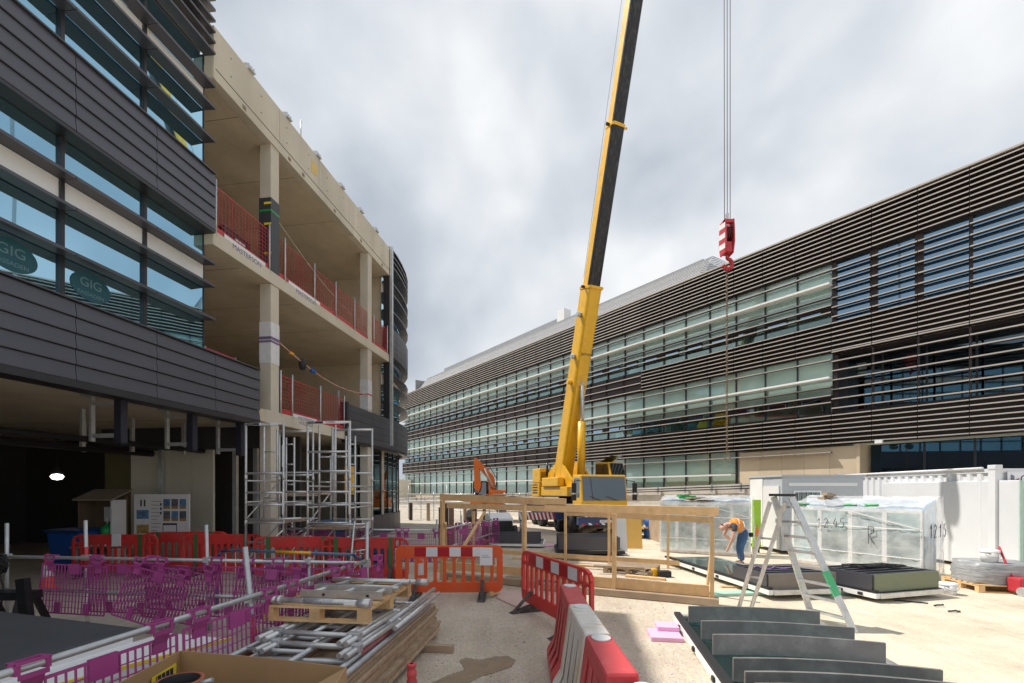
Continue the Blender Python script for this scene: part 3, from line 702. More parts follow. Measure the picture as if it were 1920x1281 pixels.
# interior: floors, back walls, columns
for z0, z1 in ((4.3, 4.9), (8.4, 9.0), (12.4, 13.0)):
    MB().b2((.32, ya_, z0), (9, yb_, z1)).build('floor_slab', interior, RB)
MB().b2((2.6, 3 * RM, 1), (2.8, yb_, 13.9)).build('inner_wall', interior, RB)
MB().b2((.3, yb_, .5), (9, yb_ + .3, 13.9)).build('end_wall', brown_p, RB)
MB().b2((.3, ya_ - .3, .5), (9, ya_, 13.9)).build('end_wall', brown_p, RB)
for k in range(-1, 34):
    if k > 3 and k % 3 == 0:
        for z0, z1 in ((1, 4.3), (4.9, 8.4), (9.0, 12.4)):
            MB().b2((.3, k * RM - .32, z0), (.75, k * RM + .32, z1)).build('inner_column', interior, RB)
    if k >= 3 and random.random() < .55:
        z = random.choice((4.9, 9.0)); b = MB(); x = random.uniform(.8, 2.4)
        b.box((x, k * RM + .7, z + .75), (.8, 1.3, .04)); b.box((x, k * RM + .7, z + .36), (.6, .08, .7)); b.box((x + .1, k * RM + .7, z + 1.05), (.05, .55, .4)); b.build('desk', intd, RB)
    if k >= 3:
        for zt, hh in ((8.18, 2.6), (12.18, 2.6), (4.07, 2.2)):
            if zt < 5 and k < 6: continue
            drop = hh * random.choice((.55, .62, .66, .7, .72, .78, .84)); MB().b2((.24, k * RM + .06, zt - drop), (.245, k * RM + RM - .06, zt)).build('roller_blind', spand, RB)
for k in range(3, 33, 1):
    for z in (8.38, 12.38):
        MB().b2((1.2, k * RM + .2, z - .02), (1.5, k * RM + 1.2, z)).build('ceiling_light', white_p, RB)
# recess at the near end
MB().b2((0.35, ya_, 8.05), (1.7, 3 * RM, 8.19)).build('recess_soffit', brown_p, RB)
MB().b2((0.35, ya_, 5.4), (1.7, 3 * RM, 5.53)).build('recess_floor', brown_p, RB)
MB().b2((1.7, ya_, 5.5), (1.9, 3 * RM, 8.1)).build('inner_wall', mat('blue_dark', (.03, .06, .09), .8), RB)
MB().b2((1.6, ya_, 1.0), (1.8, 4 * RM, 4.1)).build('inner_wall', MATS['blue_dark'], RB)
MB().b2((.02, 3 * RM - .2, 5.55), (1.7, 3 * RM - .05, 8.05)).build('recess_cheek', brown_p, RB)
MB().b2((.02, 3 * RM - .12, ZW3[0]), (.5, 3 * RM + .04, ZW3[1])).build('recess_cheek', brown_p, RB)
# stone panels at ground floor
for i in range(5):
    MB().b2((.05, 3.5 + i * 1.01, .3), (.35, 3.5 + i * 1.01 + 1.002, 4.0)).build('stone_panel', beige_w, RB)
MB().b2((.02, 3.38, .3), (1.5, 3.495, 4.07)).build('stone_reveal', beige_w, RB)
MB().b2((.06, 6.28 * RM, .3), (.4, yb_, 1.68)).build('base_wall', beige_w, RB)
MB().b2((.0, ya_, .2), (.9, 3.3, 1.0)).build('base_wall', brown_p, RB)
MB().b2((-.25, 1.75 * RM, 4.0), (-.05, 1.75 * RM + .25, 4.14)).build('security_lamp', white_p, RB)
# pale low annex at the far end
MB().b2((-2.2, 33.4 * RM, 0), (.02, 37 * RM, 3.4)).build('annex_wall', mat('cream_render', (.80, .74, .62), .8), RB)
MB().b2((-2.22, 34.2 * RM, 1.2), (-2.19, 35.0 * RM, 2.4)).build('annex_window', glass_d, RB)
# silver roof: corrugated curved sheet behind the louvres
rib = MB()
prof = [(.45 + 1.65 * (i / 13) ** 1.25, 14.02 + 1.98 * i / 13) for i in range(14)]
r_end = 7.7 * RM
for (x0, z0), (x1, z1) in zip(prof, prof[1:]):
    MB().prism([(x0, 0, z0), (x1, 0, z1 - .03), (x1 + .04, 0, z1 - .05), (x0 + .04, 0, z0 - .02)], (0, r_end, 0), (0, 33.2 * RM, 0)).build('roof_sheet', silver, RB)
b = MB()
for j in range(7):
    a0, a1 = R(90) * j / 7, R(90) * (j + 1) / 7
    for (x0, z0), (x1, z1) in zip(prof, prof[1:]):
        def q(x, z, a): return (2.1 + 3.5 * (1 - math.cos(a)) - (2.1 - x) * math.cos(a), r_end - (2.1 - x + .25) * math.sin(a) * .8, z)
        b.quad(q(x0, z0, a0), q(x0, z0, a1), q(x1, z1 - .03, a1), q(x1, z1 - .03, a0))
b.build('roof_end', silver, RB)
MB().b2((2.0, r_end + .5, 14), (7, 33.2 * RM, 15.98)).build('roof_deck', silver, RB)
MB().b2((3.4, 17.8 * RM, 15.9), (7, 32 * RM, 17.05)).build('plant_screen', mat('grey_screen', (.30, .31, .33), .6), RB)
MB().b2((3.2, 17.2 * RM, 15.9), (4.0, 17.8 * RM, 17.6)).build('roof_cowl', white_p, RB)
MB().b2((.43, 33.2 * RM, 13.9), (3.5, 33.25 * RM, 15.6)).build('roof_gable', silver, RB)
# low concrete wall with pipes in front of the building
t = thing('plank_wall', 'low white concrete plank wall with pipe runs before the louvred building', 'wall', G(1000, 960))
lw = lambda z: Vector((27.3 - .754 * z, z, 0))
wz = [20.5, 24, 28, 32, 36, 40, 45, 50, 56]
for za, zb in zip(wz, wz[1:]):
    pa, pb = lw(za), lw(zb); ha = 2.45 - (za - 20.5) * .038; hb = 2.45 - (zb - 20.5) * .038
    for r in range(5):
        h0 = r / 5; h1 = (r + 1) / 5 - .012
        MB().prism([(pa.x, pa.y, ha * h0), (pb.x, pb.y, hb * h0), (pb.x, pb.y, hb * h1), (pa.x, pa.y, ha * h1)], (0, 0, 0), (.25, .19, 0)).build('wall_plank', mat('wall_plank', (.66, .62, .56), .85, 0, .14, 2, col2=(.50, .44, .36), c2scale=1.5), t, world=True)
    for q in (.14, .26):
        MB().tube((pa.x - .12, pa.y - .1, ha - q), (pb.x - .12, pb.y - .1, hb - q), .035, 6).build('pipe', dark_fr, t, world=True)
    for j in range(3):
        pc = pa.lerp(pb, j / 3); hc = ha + (hb - ha) * j / 3
        MB().box((pc.x - .1, pc.y - .08, hc - .2), (.08, .08, .4)).build('pipe_clip', galv, t, world=True)

# ------------------------------------------------------------------ mobile crane
CRz = -2.95
CR = thing('mobile_crane', 'yellow mobile crane with black telescopic boom raised beside the louvred building', 'crane', (3.75, 21.3, 0), CRz)
Bp, Tp = Vector((2.82, 24.3, 3.25)), Vector((6.85, 14.5, 37.3))
bd = (Tp - Bp).normalized()
MB().b2((-.55, -9.2, .7), (.55, 1.0, 1.15)).build('chassis', black_m, CR)
MB().b2((-1.24, -9.2, 1.16), (1.24, .25, 1.42)).build('deck', navy, CR, bevel=.02)
MB().b2((-1.2, -1.25, .62), (1.2, -.75, 1.15)).build('side_locker', navy, CR)
cabp = [(0, .28, .95), (0, 1.5, .95), (0, 1.55, 1.55), (0, 1.36, 2.74), (0, .36, 2.78), (0, .28, 2.6)]
cab = MB().prism(cabp, (-1.06, 0, 0), (1.06, 0, 0)).build('carrier_cab', yellow, CR, bevel=.05)
MB().prism([(0, 1.575, 1.62), (0, 1.40, 2.66), (0, 1.38, 2.66), (0, 1.55, 1.62)], (-.98, 0, 0), (.98, 0, 0)).build('windscreen', windscr, cab)
MB().b2((-1.07, .5, 1.75), (-1.062, 1.25, 2.6)).build('side_window', windscr, cab); MB().b2((1.062, .5, 1.75), (1.07, 1.25, 2.6)).build('side_window', windscr, cab)
for x in (-.55, .2): MB().bar((x, 1.6, 1.62), (x + .5, 1.555, 1.8), .02, .02).build('wiper', black, cab)
for sx in (-1, 1):
    MB().path([(sx * 1.06, 1.35, 2.5), (sx * 1.4, 1.5, 2.45), (sx * 1.4, 1.5, 2.3)], .02).build('mirror_arm', black, cab)
    MB().b2((sx * 1.4 - .1, 1.47, 1.95), (sx * 1.4 + .1, 1.56, 2.38)).build('mirror', black, cab, bevel=.02)
    MB().b2((sx * 1.4 - .1, 1.47, 1.62), (sx * 1.4 + .1, 1.56, 1.88)).build('mirror', black, cab, bevel=.02)
    MB().tube((sx * .85, 1.5, .98), (sx * .85, 1.575, .98), .1, 12).build('headlight', white_p, cab)
    MB().tube((sx * .62, 1.5, .98), (sx * .62, 1.575, .98), .1, 12).build('headlight', white_p, cab)
b = MB().b2((-1.22, 1.3, .55), (1.22, 1.62, .9)).build('bumper', navy, CR, bevel=.03)
p_ = MB().b2((-.27, 1.622, .66), (.27, 1.63, .78)).build('number_plate', paper, b); letters('LK02 DZT', .1, ink, p_, (0, 1.633, .72), (-1, 0, 0), (0, 0, 1))
for i in range(8): MB().prism([(-1.2 + i * .3, 1.624, .56), (-1.06 + i * .3, 1.624, .56), (-.98 + i * .3, 1.624, .65), (-1.12 + i * .3, 1.624, .65)], (0, 0, 0), (0, .003, 0)).build('chevron', red_r if i % 2 else white_r, b)
tyre = MB().lathe([(.3, -.19), (.5, -.2), (.55, -.14), (.55, .14), (.5, .2), (.3, .19)], 28).mesh('tyre', black)
rim = MB().lathe([(.02, .1), (.12, .14), (.13, .05), (.28, .06), (.3, .17), (.3, -.17), (.02, -.17)], 20).mesh('rim', black_m)
for y in (0, -1.75, -5.2, -6.7):
    for sx in (-1, 1):
        w_ = put('wheel', tyre, CR, Matrix.Translation((sx * 1.02, y, .55)) @ Matrix.Rotation(sx * R(90), 4, 'Y')); put('rim', rim, w_)
        MB().b2((sx * 1.02 - .22, y - .6, 1.12), (sx * 1.02 + .22, y + .6, 1.155)).build('mudguard', black, CR)
for y, zz in ((-.9, .66), (-8.2, .8)):
    for sx in (-1, 1):
        bm_ = MB().b2((min(sx * .6, sx * 3.3), y - .17, zz), (max(sx * .6, sx * 3.3), y + .17, zz + .36)).build('outrigger_beam', navy, CR)
        for i in range(9):
            x = sx * (1.55 + i * .19)
            MB().prism([(x, y + .172, zz + .01), (x + .1, y + .172, zz + .01), (x + .2, y + .172, zz + .35), (x + .1, y + .172, zz + .35)], (0, 0, 0), (0, .004, 0)).build('chevron', red_r, bm_)
            MB().prism([(x + .1, y + .172, zz + .01), (x + .19, y + .172, zz + .01), (x + .29, y + .172, zz + .35), (x + .2, y + .172, zz + .35)], (0, 0, 0), (0, .003, 0)).build('chevron', white_r, bm_)
        MB().tube((sx * 3.2, y, zz), (sx * 3.2, y, .1), .08).build('outrigger_leg', galv, CR)
        MB().tube((sx * 3.2, y, .0), (sx * 3.2, y, .1), .3, 12).build('outrigger_pad', black, CR)
SM = Matrix.Translation((3.25, 24.0, 0)) @ Matrix.Rotation(-2.75, 4, 'Z')          # slewed upper works


def up_part(mb, name, m, bevel=0.0, parent=CR):
    mb.v = [tuple(SM @ Vector(v)) for v in mb.v]; return mb.build(name, m, parent, world=True, bevel=bevel)


up_part(MB().lathe([(.75, 1.4), (.8, 1.5), (.75, 1.75), (.02, 1.75)], 24), 'turntable', black_m)
sb = up_part(MB().b2((-.95, -2.0, 1.76), (.95, 1.0, 2.25)), 'upper_body', yellow, .03)
for sx in (-1, 1):
    up_part(MB().prism([(sx * .58, -1.9, 2.2), (sx * .58, 1.0, 2.2), (sx * .58, .9, 2.6), (sx * .58, -.2, 3.55), (sx * .58, -.75, 3.6), (sx * .58, -1.9, 2.9)], (-.06, 0, 0), (.06, 0, 0)), 'side_frame', yellow, .02)
up_part(MB().b2((-1.0, -3.0, 1.7), (1.05, -2.02, 2.45)), 'counterweight', yellow, .05)
up_part(MB().b2((.5, -2.9, 2.47), (1.05, -1.9, 3.3)), 'engine_hood', yellow, .05)
up_part(MB().b2((-1.0, -2.9, 2.47), (-.5, -1.9, 3.1)), 'engine_hood', yellow, .05)
up_part(MB().b2((.66, -1.7, 2.26), (1.05, .2, 2.75)), 'engine_hood', yellow, .05)
up_part(MB().tube((-.5, -1.75, 3.0), (.5, -1.75, 3.0), .33, 16), 'winch_drum', rope_m)
up_part(MB().tube((.95, -1.2, 2.85), (.95, -1.2, 3.55), .06), 'exhaust', black_m)
oc = [(0, .9, 1.8), (0, 2.3, 1.8), (0, 2.45, 2.4), (0, 2.1, 3.45), (0, .95, 3.5)]
ocab = up_part(MB().prism(oc, (-1.6, 0, 0), (-.72, 0, 0)), 'operator_cab', yellow, .04)
oc2 = up_part(MB().prism([(0, 2.40, 2.0), (0, 2.52, 2.42), (0, 2.15, 3.4), (0, 2.1, 3.4), (0, 2.46, 2.42), (0, 2.36, 2.0)], (-1.54, 0, 0), (-.78, 0, 0)), 'cab_window', windscr, parent=ocab)
up_part(MB().prism([(0, 1.0, 2.5), (0, 2.3, 2.5), (0, 2.05, 3.35), (0, 1.0, 3.4)], (-.72, 0, 0), (-.714, 0, 0)), 'cab_window', windscr, parent=ocab)
up_part(MB().prism([(0, 1.3, 3.5), (0, 2.2, 3.75), (0, 2.2, 3.77), (0, 1.3, 3.52)], (-1.5, 0, 0), (-.8, 0, 0)), 'roof_hatch', windscr, parent=ocab)
for z in (1.9, 2.05, 2.2, 2.35): up_part(MB().b2((1.055, -2.85, z), (1.065, -2.2, z + .06)), 'grille_slat', black_m)
for k in range(6): up_part(MB().b2((.6 + .07 * k, -1.894, 2.6), (.635 + .07 * k, -1.885, 3.1)), 'grille_slat', black_m)
up_part(MB().b2((.2, 1.003, 1.85), (.8, 1.01, 2.15)), 'maker_plate', galv)
up_part(MB().path([(.3, .9, 2.3), (.45, .3, 2.9), (.5, -.2, 3.2), (.48, -.3, 3.6)], .03), 'hose', black)
up_part(MB().path([(-.3, .9, 2.3), (-.45, .4, 2.8), (-.5, -.2, 3.1), (-.48, -.3, 3.5)], .03), 'hose', black)
for x in (-.9, -.3, .3, .9): MB().b2((x - .03, .2, 1.43), (x + .03, .26, 1.75)).build('hand_rail', black_m, CR)
# boom: x axis = side, u = up side of the boom
bx = bd.cross(Vector((0, 0, 1))).normalized(); bu = bx.cross(bd).normalized()


def sect(w, h, rnd=.32):
    """boom outline, rounded under side; the last points run along the under side"""
    pts = [(-w / 2, h / 2), (w / 2, h / 2), (w / 2, -h * .22)]
    for i in range(1, 6): a = math.pi / 2 * i / 6 / 1.0; pts.append((w / 2 - (1 - math.cos(a)) * w * .18, -h * .22 - math.sin(a) * h * .28))
    pts += [(w * .25, -h * .5), (-w * .25, -h * .5)]
    for i in range(5, 0, -1): a = math.pi / 2 * i / 6; pts.append((-w / 2 + (1 - math.cos(a)) * w * .18, -h * .22 - math.sin(a) * h * .28))
    pts.append((-w / 2, -h * .22)); pts.append((-w / 2, h * .27)); return pts


def boom(w, h, t0, t1, name, dark):
    a, b = Bp.lerp(Tp, t0), Bp.lerp(Tp, t1); pr = sect(w, h)
    mb = MB().prism([a + bx * x + bu * y for x, y in pr], (0, 0, 0), b - a)
    o = mb.build(name, yellow, CR, world=True)
    if dark:
        o.data.materials.append(mat('greased_boom_steel', (.028, .028, .03), .34, .4, .25, 6, col2=(.085, .08, .07), c2scale=11, c2pos=(.5, .74), stretch=(1, 1, .16)))
        for p in list(o.data.polygons)[4:-1]: p.material_index = 1
    return o


boom(.74, .86, -.02, .25, 'boom_section', False)
s2 = boom(.66, .58, .18, .435, 'boom_section', True); s3 = boom(.6, .5, .38, .72, 'boom_section', True); s4 = boom(.53, .44, .66, .985, 'boom_section', True)
for t, w in ((.25, .81), (.435, .70), (.72, .66)):
    a = Bp.lerp(Tp, t); cpr = sect(w, w * (1.2 if t == .25 else .9))
    MB().prism([a + bx * x + bu * y for x, y in cpr], -bd * .06, bd * .06).build('boom_collar', yellow, CR, world=True)
    MB().bar(a - bx * w * .5, a - bx * (w * .5 + .22) + bd * .1, .05, .08).build('collar_lug', yellow, CR, world=True)
    MB().bar(a + bx * w * .5, a + bx * (w * .5 + .16), .08, .1).build('collar_lug', black_m, CR, world=True)
hd = Tp - bd * .4
MB().prism([hd - bx * .3 - bu * .5, hd + bx * .3 - bu * .5, hd + bx * .3 + bu * .5, hd - bx * .3 + bu * .5], (0, 0, 0), bd * .9).build('boom_head', yellow, CR, world=True)
MB().tube(Tp - bu * .5 - bx * .3, Tp - bu * .5 + bx * .3, .3, 16).build('head_sheave', black_m, CR, world=True)
# lifting cylinder under the boom
ca = SM @ Vector((0, .75, 2.35)); cb = Bp.lerp(Tp, .128) - bu * .44; cm = ca.lerp(cb, .62)
MB().tube(ca, cm, .2, 14).build('lift_cylinder', yellow, CR, world=True); MB().tube(cm, cb, .12, 12).build('cylinder_rod', alu, CR, world=True)
MB().box(cb + bu * .1, (.5, .3, .5)).build('cylinder_bracket', yellow, CR, world=True)
for t, sx in ((.125, 1), (.16, 1), (.215, 1), (.215, -1)):
    a = Bp.lerp(Tp, t) + bx * sx * .37
    MB().tube(a, a + bx * sx * .22, .12, 10).build('boom_roller', galv if t != .125 else yellow, CR, world=True)
# writing on the side facing away from the underside and on the base section
sd = -1 if (bx.x * -1) < 0 else -1
for s_, t, size in (('DEMAG', .335, .12), ('AC 100', .525, .1)):
    a = Bp.lerp(Tp, t); wv = .66 if t < .43 else .6
    letters(s_, size, white_p if t > .3 else ink, s2 if t < .43 else s3, W[CR].inverted() @ (a - bx * (wv / 2 + .008) + bu * .215), W[CR].inverted().to_3x3() @ bd, W[CR].inverted().to_3x3() @ bu)
a = Bp.lerp(Tp, .165) - bu * .436
letters('demag', .22, ink, CR, W[CR].inverted() @ a, W[CR].inverted().to_3x3() @ bx, W[CR].inverted().to_3x3() @ bd)
for i in range(26):
    a = Bp.lerp(Tp, .10 + i * .0055) - bx * .374 + bu * .26
    MB().bar(a, a + bu * .1 + bd * .1, .01, .06, up=bx).build('scale_mark', white_p, CR, world=True)
# hoist line along the boom's back and the falls to the hook
MB().tube(Bp.lerp(Tp, .0) + bu * .8, Tp + bu * .35, .012, 5).build('hoist_rope', rope_m, CR, world=True)
MB().tube(Bp.lerp(Tp, .26) - bu * .2 + bx * .62, Bp.lerp(Tp, .95) + bx * .9 - bu * .3, .008, 5).build('hoist_rope', rope_m, CR, world=True)
HX, HYw = Tp.x, Tp.y
HK = thing('hook_block', 'red and white striped crane hook block hanging on ropes', 'hook block', (HX, HYw, 10.2))
for dx in (-.09, .0, .09):
    MB().tube((HX + dx, HYw - .03, 10.1), (HX + dx * 1.2 - .02, HYw - .03, 36.6), .012, 5).build('rope', rope_m, HK, world=True)
for sx in (-1, 1):
    x = sx * .17
    pl = [(x, -.24, .45), (x, -.3, .1), (x, -.32, -.45), (x, -.2, -.85), (x, .2, -.85), (x, .32, -.45), (x, .3, .1), (x, .24, .45)]
    q = MB().prism(pl, (-.03, 0, 0), (.03, 0, 0)).build('cheek_plate', red, HK, bevel=.01)
    for z in (-.7, -.3, .1):
        if sx < 0: MB().prism([(x - .032, -.27, z), (x - .032, .27, z + .12), (x - .032, .27, z + .32), (x - .032, -.27, z + .2)], (0, 0, 0), (-.004, 0, 0)).build('white_stripe', white_p, q)
for i in range(3): MB().tube((-.1 + .085 * i, 0, -.05), (-.05 + .085 * i, 0, -.05), .27, 18).build('sheave', mat('dark_red_steel', (.12, .02, .02), .5, .4), HK)
MB().b2((-.14, -.22, -.8), (.14, .22, -.42)).build('cross_head', red, HK, bevel=.02)
MB().b2((-.2, -.25, .3), (.2, -.1, .42)).build('rope_guard', red, HK); MB().b2((-.05, -.06, .42), (.05, .06, .75)).build('rope_wedge', galv, HK)
hk = [(0.0, -.8), (.0, -1.0)] + [(.02 + .19 * math.sin(a), -1.2 + .2 * math.cos(a)) for a in [R(-2 + 26 * i) for i in range(11)]]
b = MB()
for i, (p, q) in enumerate(zip(hk, hk[1:])):
    rr = .06 if i < 2 else .06 + .03 * math.sin(math.pi * (i - 1) / 11)
    b.tube((p[0], 0, p[1]), (q[0], 0, q[1]), rr, 8)
b.build('hook', red, HK)
def shrink(o, f):
    for c in o.children:
        if not c.name.startswith('rope') or 'guard' in c.name or 'wedge' in c.name:
            for v in c.data.vertices: v.co = Vector((v.co.x * f, v.co.y * f, (v.co.z - .3) * (f + .06) + .3))
        shrink(c, f)


shrink(HK, .76)
CHN = thing('lifting_chain', 'long rusty lifting chain hanging from the red crane hook', 'chain', (HX, HYw, 9.15))
lk = MB()
ring = [(.028 * math.cos(a), 0, .05 * math.sin(a)) for a in [R(60 * i) for i in range(7)]]
lk.path(ring, .011, 5); lkm = lk.mesh('chain_link', chain_m)
zc = 9.15; k = 0
while zc > 3.25 and k < 300:
    put('chain_link', lkm, CHN, Matrix.Translation((0, 0, zc - 9.15)) @ Matrix.Rotation(R(90) * (k % 2) + .4, 4, 'Z')); zc -= .075; k += 1
MB().path([(.02 + .1 * math.sin(a), 0, -6.0 + .12 * math.cos(a)) for a in [R(-10 + 28 * i) for i in range(10)]], .018, 6).build('end_hook', chain_m, CHN)

# ------------------------------------------------------------------ excavator beyond
ex = P(912, 960, 31)
EX = thing('excavator', 'small orange excavator with folded arm beyond the crane', 'excavator', (ex.x, ex.y, 0), 0)
MB().b2((-1.0, -1.4, .9), (1.2, 1.4, 1.5)).build('body', orange_ex, EX, bevel=.08)
MB().b2((.2, -1.2, 1.5), (1.3, 1.3, 2.1)).build('engine_cover', orange_ex, EX, bevel=.1)
MB().b2((-.9, -.3, 1.5), (.1, 1.2, 2.7)).build('cab', black, EX, bevel=.08)
MB().b2((-.8, -.31, 1.7), (.0, -.302, 2.6)).build('cab_window', windscr, EX)
for sx in (-1.2, .9): MB().prism([(sx, -1.6, .35), (sx, -1.3, .02), (sx, 1.3, .02), (sx, 1.6, .35), (sx, 1.3, .75), (sx, -1.3, .75)], (0, 0, 0), (.45, 0, 0)).build('track', black, EX)
MB().prism([(.3, -.9, 1.6), (.75, -.9, 1.7), (.55, -.9, 3.0), (-.5, -.9, 4.1), (-.75, -.9, 3.9), (.15, -.9, 2.8)], (0, 0, 0), (0, .35, 0)).build('boom_arm', orange_ex, EX, bevel=.03)
MB().prism([(-.5, -.95, 4.15), (-.78, -.95, 4.15), (-.75, -.95, 2.2), (-.45, -.95, 1.9), (-.3, -.95, 2.4)], (0, 0, 0), (0, .3, 0)).build('dipper_arm', orange_ex, EX, bevel=.03)
MB().tube((.55, -1.0, 2.2), (-.1, -1.0, 3.5), .06).build('ram', alu, EX); MB().path([(.6, -.98, 1.9), (.75, -1.0, 2.8), (.3, -1.0, 3.6), (-.3, -1.0, 4.1)], .025).build('hose', black, EX)
MB().prism([(-.6, -1.2, 1.9), (-.2, -1.2, 1.6), (-.5, -1.2, 1.0), (-1.0, -1.2, 1.2)], (0, 0, 0), (0, .8, 0)).build('bucket', black_m, EX)

# ------------------------------------------------------------------ timber frame
TF = thing('timber_framework', 'long open frame of pale sawn timber standing across the yard', 'timber frame', (-1.63, 10.5, 0))
A0, A1 = Vector((-1.63, 10.5, 0)), Vector((3.62, 8.13, 0)); B0, B1 = Vector((-2.05, 14.4, 0)), Vector((5.1, 11.55, 0))
fl = lambda t, z: A0.lerp(A1, t) + Vector((0, 0, z)); bl_ = lambda t, z: B0.lerp(B1, t) + Vector((0, 0, z))
up_ = Vector((0, 0, 1))
MB().bar(fl(-.005, 1.90), fl(.52, 1.81), .05, .15).build('top_rail', wood, TF, world=True, bevel=.004)
MB().bar(fl(.44, 1.70), fl(1.012, 1.68), .05, .15).build('top_rail', wood, TF, world=True, bevel=.004)
for t, zt in ((.005, 1.82), (.36, 1.76), (.69, 1.60), (.993, 1.60)):
    MB().bar(fl(t, .0), fl(t, zt), .12, .07, up=A1 - A0).build('post', wood, TF, world=True, bevel=.004)
MB().bar(fl(.02, .33), fl(.52, .33), .06, .17).build('bottom_rail', wood, TF, world=True, bevel=.004)
MB().bar(fl(.5, .25), fl(.985, .25), .06, .2).build('bottom_rail', wood, TF, world=True, bevel=.004)
MB().bar(bl_(0, 1.58), bl_(.55, 1.50), .05, .16).build('back_rail', wood, TF, world=True)
MB().bar(bl_(.5, 1.42), bl_(1.0, 1.30), .05, .16).build('back_rail', wood, TF, world=True)
MB().bar(bl_(0, .22), bl_(.9, .16), .06, .12).build('back_rail', wood, TF, world=True)
for t in (.12, .5, .66, .86): MB().bar(bl_(t, 0), bl_(t, 1.42), .1, .06, up=B1 - B0).build('back_post', wood, TF, world=True)
MB().bar(fl(.02, 1.3), P(838, 1062, 11.5), .05, .08).build('brace', wood, TF, world=True)
MB().bar(bl_(.17, 1.4), P(846, 1064, 11.8), .05, .08).build('brace', wood, TF, world=True)
MB().bar(P(1337, 1010, 8.6), P(1324, 1118, 9.0), .04, .07).build('brace', wood, TF, world=True)
tp = P(989, 936, 9.4)
# weathered sleepers under the frame and loose timber around it
for i, (t0, t1, off, z) in enumerate(((.42, 1.0, -.06, .075), (0, .40, .1, .075), (.28, .99, .45, .06))):
    a, b = fl(t0, z) + Vector((.05, off, 0)), fl(t1, z) + Vector((.05, off, 0))
    solo(MB().bar(a, b, .2, .13), 'sleeper', wood_g, ['muddy grey sleeper under the front of the timber frame', 'muddy grey sleeper below the far end of the timber frame', 'grey sleeper lying just inside the timber frame'][i], 'sleeper', a, bevel=.01)


def pallet(name, label, loc, rz, L=1.2, Wd=1.0, m=wood, lift=0.0):
    t = thing(name, label, 'pallet', loc, rz)
    for i in range(3):
        y = (-.5 + .5 * i) * (Wd - .1)
        MB().box((0, y, .011), (L, .1, .022)).build('bottom_board', m, t)
        for j in range(3): MB().box(((-.5 + .5 * j) * (L - .12), y, .067), (.11, .1, .09)).build('block', m, t)
    for j in range(3): MB().box(((-.5 + .5 * j) * (L - .12), 0, .123), (.11, Wd, .022)).build('stringer', m, t)
    for i in range(7): MB().box((0, (-.5 + i / 6) * (Wd - .1), .146), (L, .095, .022)).build('top_board', m, t)
    return t


pallet('pallet', 'bare timber pallet on the ground inside the timber frame', (G(1020, 1075)), -.35)
pallet('pallet', 'bare pallet between timber frame posts near the worker', (G(1185, 1072)), -.5, m=wood_g)
pallet('pallet', 'pallet behind the orange barrier inside the timber frame', (G(880, 1062)), -.2, m=wood_g)
loose = [(805, 1222, .0, -.08, .62, .09, .09, 'short square timber offcut beside the board stack'), (927, 1118, .04, 1.2, .35, .07, .07, 'timber offcut at the foot of the orange barrier'), (915, 1112, 0, -.1, .3, .08, .05, 'small block lying against a timber offcut'),
         (1005, 1062, .16, -.4, 1.4, .09, .05, 'plank laid across the pallet behind the red barrier'), (1090, 1052, .0, -.35, 2.2, .12, .06, 'long plank on the ground inside the timber frame'), (1160, 1078, .17, -.3, 1.2, .08, .04, 'loose plank on the pallet near the middle post'),
         (900, 1092, .0, -.4, 1.6, .1, .06, 'plank on the ground behind the orange barrier'), (860, 1070, .0, .3, 1.1, .09, .05, 'plank behind the orange barrier near the end post'), (1210, 1085, .0, -.5, .9, .15, .05, 'short wide board below the drill case'), (1050, 1092, .0, -.42, 1.8, .08, .08, 'square batten just behind the front rail'),
         (1122, 1068, .05, -.38, 1.5, .1, .05, 'batten resting on planks by the middle post'), (1375, 1102, .0, -.1, .5, .1, .03, 'scrap of board beside the end post')]
for px, py, z, rz, ln, w, h, lab in loose:
    g = G(px, py); solo(MB().box((g.x, g.y, z + h / 2 + .002), (ln, w, h), rz=rz), 'plank', wood if random.random() < .7 else wood_g, lab, 'plank', (g.x, g.y, z), bevel=.003)
t = thing('tool_case', 'black drill with yellow body lying by the timber frame', 'tool', G(1245, 1082)); MB().box((0, 0, .08), (.3, .2, .14)).build('case', black, t, bevel=.02); MB().box((-.22, .05, .1), (.14, .12, .18), rz=.3).build('drill_body', yellow, t, bevel=.02); MB().tube((-.3, .05, .15), (-.42, .05, .15), .03).build('chuck', black_m, t)
solo(MB().plate([G(930, 1122)[:2], G(975, 1143)[:2], G(1005, 1135)[:2], G(1002, 1112)[:2], G(940, 1108)[:2]], .004, .02), 'board_sheet', pinksheet, 'dusty pink sheet lying on the ground between barriers', 'sheet', G(965, 1125))
for i, (px, py, z, s_) in enumerate(((1246, 1195, 0, (.42, .42, .06)), (1250, 1186, .06, (.3, .3, .06)))):
    g = G(px, py); solo(MB().box((g.x, g.y, z + s_[2] / 2), s_, rz=-.15), 'foam_block', pink, ['lower pink foam block beside the near facade unit', 'upper pink foam block beside the near facade unit'][i], 'foam block', (g.x, g.y, z), bevel=.008)
g = G(1082, 1030); solo(MB().box((g.x - .9, g.y + .8, .03), (.5, .4, .05), rz=.2), 'foam_block', pink, 'pink foam sheet beside the dark blade stack', 'foam block', g)


